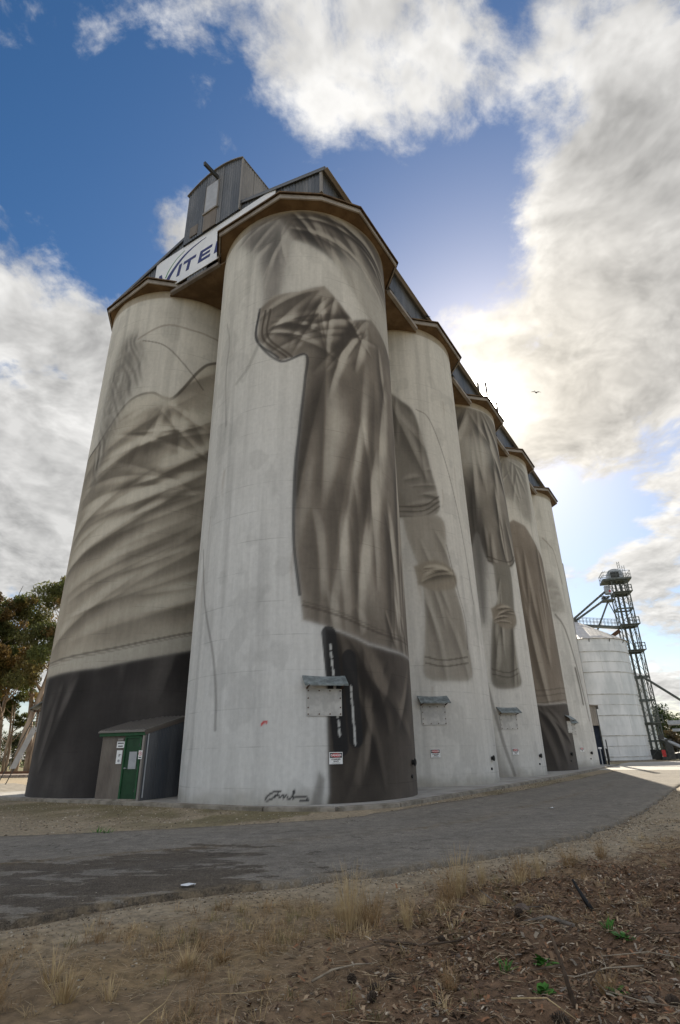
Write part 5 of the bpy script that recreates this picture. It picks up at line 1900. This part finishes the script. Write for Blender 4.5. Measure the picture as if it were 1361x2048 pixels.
mesh('panel', V, box_vf(0, 1, 0, 1, 0, 1)[1], M['greyplate'], ld)
for k in range(8):
    t = .72 + k * .035
    bar('rung', (-.82 + 1.75 * t, 0, 5.2 * t), (-.34 + 1.75 * t, 0, 5.2 * t), .04, M['dark'], ld)

# ------------------------------------------------------------------ loose stones, litter, grass, sticks and weeds in front
def scatter_mask(n, x0, x1, y0, y1, dens):
    x = RNG.uniform(x0, x1, n)
    y = RNG.uniform(y0, y1, n)
    keep = RNG.random(n) < dens(x, y)
    return x[keep], y[keep]


def rdist_near(x, y):
    return dist_poly(x, y, RN[::3])


def off_road(x, y):
    return ~in_poly(x, y, ROADPOLY)


def stones(name, x, y, z, size, cols, lab=None):
    n = len(x)
    base = np.array([(1, 0, 0), (-.5, .87, 0), (-.5, -.87, 0), (.1, .1, .7), (.2, -.3, -.5)])
    ft = np.array([(0, 1, 3), (1, 2, 3), (2, 0, 3), (1, 0, 4), (2, 1, 4), (0, 2, 4)])
    a = RNG.uniform(0, 2 * PI, n)
    sc = size[:, None] * RNG.uniform(.6, 1.3, (n, 3)) * np.array([1, .8, .75])
    jit = RNG.normal(0, .16, (n, 5, 3))
    P = (base[None] + jit) * sc[:, None, :]
    c, s_ = np.cos(a)[:, None], np.sin(a)[:, None]
    X = P[..., 0] * c - P[..., 1] * s_ + x[:, None]
    Y = P[..., 0] * s_ + P[..., 1] * c + y[:, None]
    Z = P[..., 2] + (z + size * .15)[:, None]
    V = np.stack([X, Y, Z], -1).reshape(-1, 3)
    F = (ft[None] + (np.arange(n) * 5)[:, None, None]).reshape(-1, 3)
    cc = np.array(cols)[RNG.integers(0, len(cols), n)] * RNG.uniform(.6, 1.35, n)[:, None]
    return tag(link(name, np_mesh(name, V, F, M['stone'], False, np.repeat(cc, 5, axis=0))), kind='stuff')


GRAV = [(.30, .24, .165), (.22, .175, .12), (.38, .32, .24), (.16, .125, .095), (.46, .41, .33), (.27, .20, .125)]


def in_front(x, y):
    return (y < 15 + x) & off_road(x, y)


def mulch_at(x, y):
    return sstep(-.6, 1.0, x * .75 - (y - 5.9) * .35) * sstep(9.5, 7.0, y - .28 * x)


# verge gravel in front of the road
def dens_verge(x, y):
    r = rdist_near(x, y)
    nn = fbm(x * .9, y * .9, 41)
    return in_front(x, y) * (np.exp(-r / 1.1) * .9 + .10 + .25 * (nn > .55)) * (1 - .8 * mulch_at(x, y))


x, y = scatter_mask(46000, -5.5, 9, 3.4, 15, dens_verge)
sz = .0045 + .013 * RNG.random(len(x)) ** 2.2 + .0013 * np.hypot(x, y) * RNG.random(len(x))
stones('gravel', x, y, ground_z(x, y), sz, GRAV)


# gravel between the road and the silo slab
def dens_apron(x, y):
    w = np.stack([x - C2[0], y - C2[1]], -1)
    u, v = w @ DU, w @ DV
    out = (u < -4.85) | (v < -5.7)
    return (out & off_road(x, y)) * (.9 - .5 * sstep(.35, .6, fbm(x * .9, y * .9, 41)) * (u < -4.8))


x, y = scatter_mask(52000, -14, 13, 13, 36, dens_apron)
sz = .010 + .030 * RNG.random(len(x)) ** 3
stones('gravel', x, y, np.zeros(len(x)), sz, [tuple(np.array(c) * 1.0) for c in GRAV])
# stray stones and crumbs on the road itself
x, y = scatter_mask(2500, -6, 7, 6.5, 17, lambda a, b: (~off_road(a, b)) * (.10 + .9 * np.exp(-rdist_near(a, b) / .25)))
stones('gravel', x, y, np.full(len(x), .022), .004 + .010 * RNG.random(len(x)) ** 2, GRAV)


# bark chips and leaf litter of the mulch heap
def dens_mulch(x, y):
    return mulch_at(x, y) * off_road(x, y) * (y < 13) * (.25 + .75 * sstep(.3, .65, fbm(x * 1.7, y * 1.7, 88)))


x, y = scatter_mask(120000, -1.0, 6.5, 3.4, 11.5, dens_mulch)
n = len(x)
L = .006 + .030 * RNG.random(n) ** 2.4
Wd = L * RNG.uniform(.16, .5, n)
a = RNG.uniform(0, 2 * PI, n)
tilt = RNG.normal(0, .42, n)
z0 = ground_z(x, y) + RNG.uniform(.0, .022, n)
ca, sa_ = np.cos(a), np.sin(a)
P = []
for (l, w, h) in ((-1, -1, 0), (-1, 1, 0), (0, 1, .18), (0, -1, .18), (1, 1, 0), (1, -1, 0)):
    P.append(np.stack([x + ca * l * L - sa_ * w * Wd, y + sa_ * l * L + ca * w * Wd, z0 + l * L * np.sin(tilt) + h * L + w * Wd * RNG.normal(0, .2, n)], -1))
V = np.stack(P, 1).reshape(-1, 3)
F = (np.array([(0, 1, 2, 3), (3, 2, 4, 5)])[None] + (np.arange(n) * 6)[:, None, None]).reshape(-1, 4)
mc = np.array([(.18, .11, .064), (.25, .16, .095), (.10, .062, .04), (.36, .26, .165), (.48, .40, .30), (.25, .125, .065), (.28, .235, .185)])
cc = mc[RNG.choice(len(mc), n, p=[.24, .2, .2, .14, .05, .12, .05])] * RNG.uniform(.6, 1.3, n)[:, None]
tag(link('mulch', np_mesh('mulch', V, F, M['stone'], False, np.repeat(cc, 6, axis=0))), kind='stuff')


# fine stalks lying about: thin three-sided straws with one kink
def straws(name, n, x0, x1, y0, y1, dens, lmin, lmax, rad_, cols, upright=0.0):
    x, y = scatter_mask(n, x0, x1, y0, y1, dens)
    n = len(x)
    L = RNG.uniform(lmin, lmax, n) * (.4 + .6 * RNG.random(n))
    a = RNG.uniform(0, 2 * PI, n)
    b = a + RNG.normal(0, .5, n)
    z = ground_z(x, y) + RNG.uniform(.003, .035, n)
    e1 = np.abs(RNG.normal(0, .12 + upright, n))
    e2 = RNG.normal(0, .2 + upright * .5, n)
    p0 = np.stack([x, y, z], -1)
    p1 = p0 + np.stack([np.cos(a), np.sin(a), e1], -1) * (L / 2)[:, None]
    p2 = p1 + np.stack([np.cos(b), np.sin(b), e2], -1) * (L / 2)[:, None]
    p2[:, 2] = np.maximum(p2[:, 2], ground_z(p2[:, 0], p2[:, 1]) + .004)
    R_ = rad_ * RNG.uniform(.6, 1.6, n)
    pts = []
    for p, k in ((p0, 1), (p1, .85), (p2, .35)):
        for q in range(3):
            an = 2 * PI * q / 3
            off = np.stack([-np.sin(a) * math.cos(an), np.cos(a) * math.cos(an), np.full(n, math.sin(an))], -1) * (R_ * k)[:, None]
            pts.append(p + off)
    V = np.stack(pts, 1).reshape(-1, 3)
    f = [(0, 1, 4, 3), (1, 2, 5, 4), (2, 0, 3, 5), (3, 4, 7, 6), (4, 5, 8, 7), (5, 3, 6, 8)]
    F = (np.array(f)[None] + (np.arange(n) * 9)[:, None, None]).reshape(-1, 4)
    cc = np.array(cols)[RNG.integers(0, len(cols), n)] * RNG.uniform(.7, 1.25, n)[:, None]
    return tag(link(name, np_mesh(name, V, F, M['stone'], False, np.repeat(cc, 9, axis=0))), kind='stuff')


PALE = [(.40, .30, .18), (.30, .215, .13), (.46, .37, .25), (.20, .14, .085)]
straws('twig_litter', 15000, -1, 6.5, 3.4, 11, dens_mulch, .06, .26, .0022, PALE + [(.09, .06, .04), (.07, .05, .035)])
straws('straw_litter', 26000, -5, 4, 3.4, 10, lambda x, y: in_front(x, y) * sstep(.40, .62, fbm(x * 1.3, y * 1.3, 91)) * sstep(.6, 1.6, rdist_near(x, y)) * (1 - mulch_at(x, y)), .05, .2, .0016, PALE[:3], .05)
straws('brush_litter', 5200, 3.0, 9.5, 6.5, 14.5, lambda x, y: in_front(x, y) * sstep(.8, 2.4, rdist_near(x, y)) * sstep(.25, .6, fbm(x * .8, y * .8, 95)), .10, .38, .003, [(.20, .12, .075), (.14, .085, .055), (.26, .17, .11)], .22)


# dry grass tufts -------------------------------------------------------
def tuft_mesh(seed, n, hgt, spread, mat, width=.004, droop=.5, seedy=False):
    rs = random.Random(seed)
    V, F = [], []
    for k in range(n):
        an = rs.uniform(0, 2 * PI)
        r0 = spread * .28 * rs.random() ** .5
        b = Vector((r0 * math.cos(an), r0 * math.sin(an), -.01))
        lean = rs.uniform(.1, 1.0) * spread / hgt
        d = Vector((math.cos(an + rs.uniform(-.7, .7)) * lean, math.sin(an + rs.uniform(-.7, .7)) * lean, 1)).normalized()
        L = hgt * rs.uniform(.45, 1.1)
        w = width * rs.uniform(.6, 1.3)
        sd = Vector((-d.y, d.x, 0))
        sd = sd.normalized() if sd.length > 1e-4 else Vector((1, 0, 0))
        p = b.copy()
        o = len(V)
        seg = 4
        for m in range(seg + 1):
            ww = w * (1 - m / seg) + .0006
            V += [p - sd * ww, p + sd * ww]
            d = (d + Vector((d.x * .35, d.y * .35, -droop * .28)) * (m / seg)).normalized()
            p = p + d * L / seg
        for m in range(seg):
            F.append((o + 2 * m, o + 2 * m + 1, o + 2 * m + 3, o + 2 * m + 2))
        if seedy:
            q0 = V[o + 6]
            for m in range(5):
                dd = Vector((rs.uniform(-1, 1), rs.uniform(-1, 1), rs.uniform(.2, 1.2))).normalized()
                o2 = len(V)
                st = Vector(V[o + 2 * rs.randint(1, 3)])
                V += [st - sd * .0013, st + sd * .0013, st + dd * hgt * .16]
                F.append((o2, o2 + 1, o2 + 2))
    return new_mesh('blades', V, F, mat)


TUFTS = [tuft_mesh(1, 70, .22, .20, M['straw']), tuft_mesh(2, 90, .16, .24, M['straw2'], droop=1.0), tuft_mesh(3, 80, .58, .26, M['straw'], .0028, .15, True),
         tuft_mesh(4, 95, .46, .30, M['straw2'], .0026, .3, True), tuft_mesh(5, 36, .30, .22, M['straw'], .0036, .9)]
TU = [  # x, y, variety, scale, label
    (0.02, 6.30, 2, 1.05, 'tall wispy dry grass tuft, the nearest to the middle of the road edge'), (0.22, 6.42, 3, .9, 'brown seeded dry grass tuft right behind the tall wispy one'),
    (-.12, 6.05, 1, .9, 'low matted brown grass at the foot of the tall wispy tuft'), (1.30, 7.70, 2, 1.0, 'tall pale seeded grass tuft standing against the road, right of the middle'),
    (1.12, 7.45, 3, 1.0, 'brown twiggy grass tuft left of the tall pale one by the road'), (1.55, 7.35, 0, .85, 'straw coloured tuft with bent blades, in front of the road edge'),
    (1.02, 7.05, 1, 1.1, 'matted dry grass between the mulch and the road tufts'), (2.20, 8.25, 3, .85, 'brown feathery grass clump beside the curve of the road'),
    (2.55, 8.60, 2, .62, 'thin pale grass stems further along the curve of the road'), (2.05, 7.75, 4, .9, 'bent straw tuft with arching blades near the curve'),
    (3.15, 9.20, 3, .8, 'brown grass clump at the far end of the verge'), (3.9, 9.9, 3, .7, 'small brown grass clump near the right edge of the verge'),
    (-1.30, 5.55, 0, 1.0, 'straw tuft with pale blades flopped to one side, left of the middle'), (-1.05, 5.75, 1, .9, 'low dry grass mat behind the flopped straw tuft'),
    (-2.02, 4.95, 0, 1.1, 'dense dry grass tuft in the lower left corner'), (-2.25, 5.25, 4, 1.0, 'thin dry stems behind the lower left tuft'),
    (-1.72, 5.0, 4, .8, 'sparse curved straw stems right of the lower left tuft'), (-2.45, 4.75, 3, .8, 'reddish dry grass cut by the left edge'),
    (-.62, 5.15, 1, .6, 'tiny dry grass mat on the bare soil'), (-.35, 6.75, 4, .5, 'small upright straw by the gravel verge'),
    (-.85, 5.05, 4, .55, 'few bent straws on the bare soil near the bottom edge'), (.62, 6.75, 1, .9, 'matted straw in front of the mulch heap'),
    (.70, 4.85, 3, .45, 'rusty tuft of needles on the mulch, left'), (1.75, 4.75, 3, .5, 'rusty tuft of needles on the mulch beside the broken stick'),
    (1.9, 7.0, 4, .6, 'sparse straw on the far rim of the mulch'), (2.9, 8.1, 1, .9, 'matted brown grass on the right of the verge'), (.55, 6.2, 2, .5, 'short seeded stems left of the mulch'),
    (1.7, 8.2, 2, .55, 'thin stems standing close to the road edge'), (-.1, 6.9, 2, .45, 'fine short stems on the gravel by the road')]
for k, (x, y, v, sc, lab) in enumerate(TU):
    o = link('grass_tuft', TUFTS[v])
    o.location = (x, y, float(ground_z(np.array(x), np.array(y))) - .01)
    o.rotation_euler = (0, 0, k * 1.7)
    o.scale = (sc, sc, sc * (1 + .1 * math.sin(k)))
    tag(o, lab, 'grass tuft', 'dry grass tufts on the verge')
# short dry grass that nobody could count
gv, gf = [], []
rs = random.Random(77)
tx, ty = scatter_mask(5200, -4, 7, 3.6, 12, lambda x, y: in_front(x, y) * sstep(.5, 1.5, rdist_near(x, y)) * (.04 + .8 * sstep(.50, .66, fbm(x * 1.1, y * 1.1, 91))) * (1 - .75 * mulch_at(x, y)))
tz_ = ground_z(tx, ty)
Vt, Ct = [], []
for x, y, z in zip(tx, ty, tz_):
    c = np.array([(.46, .34, .18), (.36, .25, .13), (.27, .17, .085), (.20, .17, .07)][rs.choice([0, 0, 1, 1, 2, 2, 3])]) * rs.uniform(.7, 1.2)
    for k in range(26):
        an = rs.uniform(0, 2 * PI)
        L, el = rs.uniform(.04, .17), rs.uniform(.1, 1.15)
        w = rs.uniform(.0009, .0019)
        ox, oy = rs.uniform(-.05, .05), rs.uniform(-.05, .05)
        dx, dy, dz = math.cos(an) * math.cos(el), math.sin(an) * math.cos(el), math.sin(el)
        sx, sy = -math.sin(an) * w, math.cos(an) * w
        bx, by, mx_, my_ = x + ox, y + oy, x + ox + dx * L * .6, y + oy + dy * L * .6
        mz, t_ = z + dz * L * .75, (x + ox + dx * L * 1.1, y + oy + dy * L * 1.1, z + dz * L * .85)
        Vt += [(bx - sx, by - sy, z - .004), (bx + sx, by + sy, z - .004), (mx_ + sx, my_ + sy, mz), (mx_ - sx, my_ - sy, mz),
               (mx_ - sx, my_ - sy, mz), (mx_ + sx, my_ + sy, mz), (t_[0] + sx * .2, t_[1] + sy * .2, t_[2]), (t_[0] - sx * .2, t_[1] - sy * .2, t_[2])]
        Ct += [c] * 8
tag(link('dry_grass', np_mesh('dry_grass', np.array(Vt), np.arange(len(Vt)).reshape(-1, 4), M['stone'], False, np.array(Ct))), kind='stuff')
# green weeds
def weed(x, y, kind, sc, label, seed):
    rs = random.Random(seed)
    V, F = [], []
    n = 16 if kind == 'leafy' else 26
    for k in range(n):
        an = rs.uniform(0, 2 * PI)
        if kind == 'leafy':
            L, w, el = rs.uniform(.06, .12), rs.uniform(.016, .03), rs.uniform(.15, 1.1)
        else:
            L, w, el = rs.uniform(.10, .2), rs.uniform(.003, .006), rs.uniform(.6, 1.4)
        d = Vector((math.cos(an) * math.cos(el), math.sin(an) * math.cos(el), math.sin(el)))
        sd = Vector((-math.sin(an), math.cos(an), 0))
        b = Vector((rs.uniform(-.03, .03), rs.uniform(-.03, .03), .0))
        o = len(V)
        for t, ww in ((0, .15), (.35, .8), (.65, 1), (1, .05)):
            p = b + d * L * t - Vector((0, 0, L * .35 * t * t))
            V += [p - sd * w * ww, p + sd * w * ww + Vector((0, 0, .15 * w))]
        F += [(o + 2 * m, o + 2 * m + 1, o + 2 * m + 3, o + 2 * m + 2) for m in range(3)]
    o = mesh('green_weed', V, F, M['weed'])
    o.location = (x, y, float(ground_z(np.array(x), np.array(y))))
    o.scale = (sc,) * 3
    tag(o, label, 'weed', 'green weeds in the mulch')


weed(2.20, 5.70, 'grassy', 1.0, 'bright green bushy weed, the furthest right in the mulch', 1)
weed(2.26, 5.60, 'leafy', 1.0, 'green leaves at the foot of the rightmost bushy weed', 2)
weed(1.47, 5.27, 'leafy', 1.15, 'broad leaved weed just behind the upright broken stick', 3)
weed(1.16, 5.16, 'grassy', .95, 'spiky green grass weed left of the broken stick', 4)
weed(1.32, 4.78, 'leafy', .9, 'low leafy weed to the left of the stick foot', 5)
weed(1.80, 4.70, 'leafy', .9, 'small leafy weed near the lower right', 6)
weed(1.75, 6.45, 'grassy', .6, 'thin green blades in the middle of the mulch heap', 7)
weed(-5.6, 14.3, 'grassy', 2.0, 'green grass clump on the gravel in front of the dark silo', 8)
weed(-5.35, 14.25, 'grassy', 1.7, 'second green clump touching the one on the gravel', 9)


# sticks, cones, stones lying on the mulch
def stick(pts, r0, label, mat=M['twig'], fork=None, name='stick'):
    P = []
    for (x, y, h) in pts:
        P.append(Vector((x, y, float(ground_z(np.array(x), np.array(y))) + h)))
    n = len(P)
    mb = MB().add(tube_vf(P, [r0 * (1 - .6 * k / (n - 1)) for k in range(n)], 6))
    if fork:
        i, dv = fork
        mb.add(tube_vf([P[i], P[i] + Vector(dv) * .55, P[i] + Vector(dv)], [r0 * .55, r0 * .4, r0 * .2], 5))
    tag(mb.make(name, mat, None, True), label, 'stick', 'sticks lying on the mulch')


stick([(1.44, 4.50, -.02), (1.42, 4.52, .10), (1.40, 4.53, .20), (1.37, 4.55, .33), (1.36, 4.56, .37)], .017, 'upright dark broken stick standing in the mulch', M['twig'], (2, (-.22, -.02, -.02)))
stick([(1.60, 4.62, -.02), (1.595, 4.63, .08), (1.59, 4.65, .20)], .010, 'thin upright reddish shoot right of the broken stick', M['twig'], (1, (.2, .1, .12)))
stick([(2.55, 6.95, .0), (2.50, 7.05, .10), (2.44, 7.1, .22)], .028, 'black charred stump stick leaning near the back of the mulch', M['black'])
stick([(.30, 5.75, .03), (.62, 5.80, .03), (.95, 5.86, .03), (1.25, 5.98, .02)], .012, 'long dark branch lying across the middle of the mulch', M['twig'], (1, (.2, .15, .03)))
stick([(.0, 5.55, .02), (.24, 5.62, .02), (.5, 5.62, .02)], .010, 'dark branch at the left edge of the mulch', M['twig'])
stick([(-.28, 5.2, .03), (-.12, 5.3, .04), (.06, 5.38, .03), (.2, 5.40, .02)], .009, 'pale curved stick on the left rim of the mulch', M['palewood'])
stick([(1.2, 6.9, .03), (1.6, 6.9, .05), (2.0, 6.82, .04)], .013, 'grey forked branch at the back of the mulch heap', M['deadwood'], (1, (-.15, .3, .10)))
stick([(1.15, 7.0, .05), (1.35, 6.7, .04), (1.5, 6.35, .03)], .008, 'pale thin stick crossing the back branches', M['palewood'])
stick([(2.2, 5.15, .04), (1.9, 5.1, .05), (1.65, 5.05, .04), (1.5, 5.16, .03)], .006, 'pale forked twig right of the broken stick', M['palewood'], (1, (.05, .2, .05)))
stick([(2.6, 5.3, .04), (2.3, 5.25, .06), (1.95, 5.3, .04)], .006, 'long pale twig running to the right edge', M['palewood'])
stick([(1.75, 4.95, .02), (1.72, 4.7, .05), (1.85, 4.45, .04), (2.05, 4.32, .02)], .005, 'thin curved pale stem in the lower right', M['palewood'])
stick([(1.05, 4.55, .02), (1.25, 4.45, .03), (1.4, 4.3, .02)], .006, 'straw coloured stick low near the bottom edge', M['straw'])
stick([(2.0, 5.95, .02), (1.8, 6.0, .03), (1.6, 6.1, .02)], .022, 'short grey bark strip in the mulch centre', M['deadwood'])
stick([(-.55, 4.95, .02), (-.75, 4.85, .03), (-.95, 4.82, .04)], .004, 'slender bent straw on the bare soil', M['straw'])
stick([(-1.35, 4.5, .01), (-1.25, 4.75, .05), (-1.22, 4.9, .09)], .005, 'curved dry stem at the bottom left', M['straw'])
stick([(3.2, 6.1, .04), (2.9, 5.95, .06), (2.5, 6.0, .03)], .009, 'dark branch by the right edge', M['twig'])


def cone_mesh():
    mb = MB()
    for k in range(9):
        z = k / 8
        r = .026 * math.sin(PI * (z * .8 + .16))
        for q in range(7):
            an = 2 * PI * (q + .5 * (k % 2)) / 7
            c, s_ = math.cos(an), math.sin(an)
            p = Vector((r * .5 * c, r * .5 * s_, .08 * z))
            t = Vector((r * 1.25 * c, r * 1.25 * s_, .08 * z + .006))
            sd = Vector((-s_, c, 0)) * r * .42
            mb.add(([p - sd, p + sd, t + sd * .7, t - sd * .7, t + Vector((0, 0, .006))], [(0, 1, 2, 3), (3, 2, 4), (0, 3, 4), (1, 4, 2), (0, 4, 1)]))
    mb.add(tube_vf([(0, 0, 0), (0, 0, .04), (0, 0, .085)], [.012, .013, .004], 6))
    return new_mesh('cone_scales', mb.v, mb.f, M['cone'])


CM = cone_mesh()
for k, (x, y, lab) in enumerate(((.02, 5.18, 'pine cone at the left rim of the mulch'), (.27, 5.08, 'pine cone lying between the left rim and the rusty tuft'), (.22, 4.98, 'dark pine cone beside another on the left of the mulch'), (.55, 4.62, 'upright pine cone near the bottom edge, left of the rusty tuft'),
                               (.12, 4.68, 'weathered pine cone at the bottom left of the mulch'), (1.32, 4.28, 'grey pine cone at the bottom edge below the broken stick'), (2.05, 6.05, 'dark pine cone in the middle of the mulch near the round stone'), (2.05, 4.55, 'pale scaled pine cone in the lower right'),
                               (.85, 5.95, 'small pine cone behind the long dark branch'), (1.6, 6.3, 'pine cone resting against the grey bark strip'))):
    o = link('pine_cone', CM)
    o.location = (x, y, float(ground_z(np.array(x), np.array(y))) + .025)
    o.rotation_euler = (PI / 2 + .2 * math.sin(k), .3, k * 2.1)
    o.scale = (1.1 + .25 * math.sin(k * 3),) * 3
    tag(o, lab, 'pine cone', 'pine cones in the mulch')
bmv = bmesh.new()
bmesh.ops.create_icosphere(bmv, subdivisions=2, radius=.075)
for v in bmv.verts:
    v.co.z *= .8
    v.co += v.normal * .012 * math.sin(v.co.x * 60 + v.co.y * 43)
sm = bpy.data.meshes.new('rock')
bmv.to_mesh(sm)
bmv.free()
sm.materials.append(pmat('brown_rock', (.09, .065, .05), (.16, .125, .10), 12, .9, 0, .5, 30))
for x, y, sc, lab in ((1.72, 6.62, 1.15, 'round brown stone half sunk in the mulch'), (-1.1, 6.35, .3, 'small pale stone on the gravel verge'), (.88, 5.5, .3, 'small whitish stone below the long branch')):
    o = link('rock', sm)
    o.location = (x, y, float(ground_z(np.array(x), np.array(y))) + .02 * sc)
    o.scale = (sc,) * 3
    tag(o, lab, 'stone')


def litter(x, y, z, w, rz, label):
    rs = random.Random(int(x * 100))
    V = [(i * w * .5 + rs.uniform(-.01, .01), j * w * .3 + rs.uniform(-.01, .01), .006 + rs.uniform(0, w * .22)) for j in (-1, 0, 1) for i in (-1, 0, 1)]
    F = [(0, 1, 4, 3), (1, 2, 5, 4), (3, 4, 7, 6), (4, 5, 8, 7)]
    o = mesh('paper_scrap', V, F, M['paper'])
    o.location = (x, y, z)
    o.rotation_euler = (0, 0, rz)
    tag(o, label, 'litter')


litter(-2.05, 8.44, .024, .17, .1, 'crumpled white paper scrap on the dark worn patch of road')
litter(5.80, 17.68, .024, .20, .4, 'small white paper scrap further along the road')
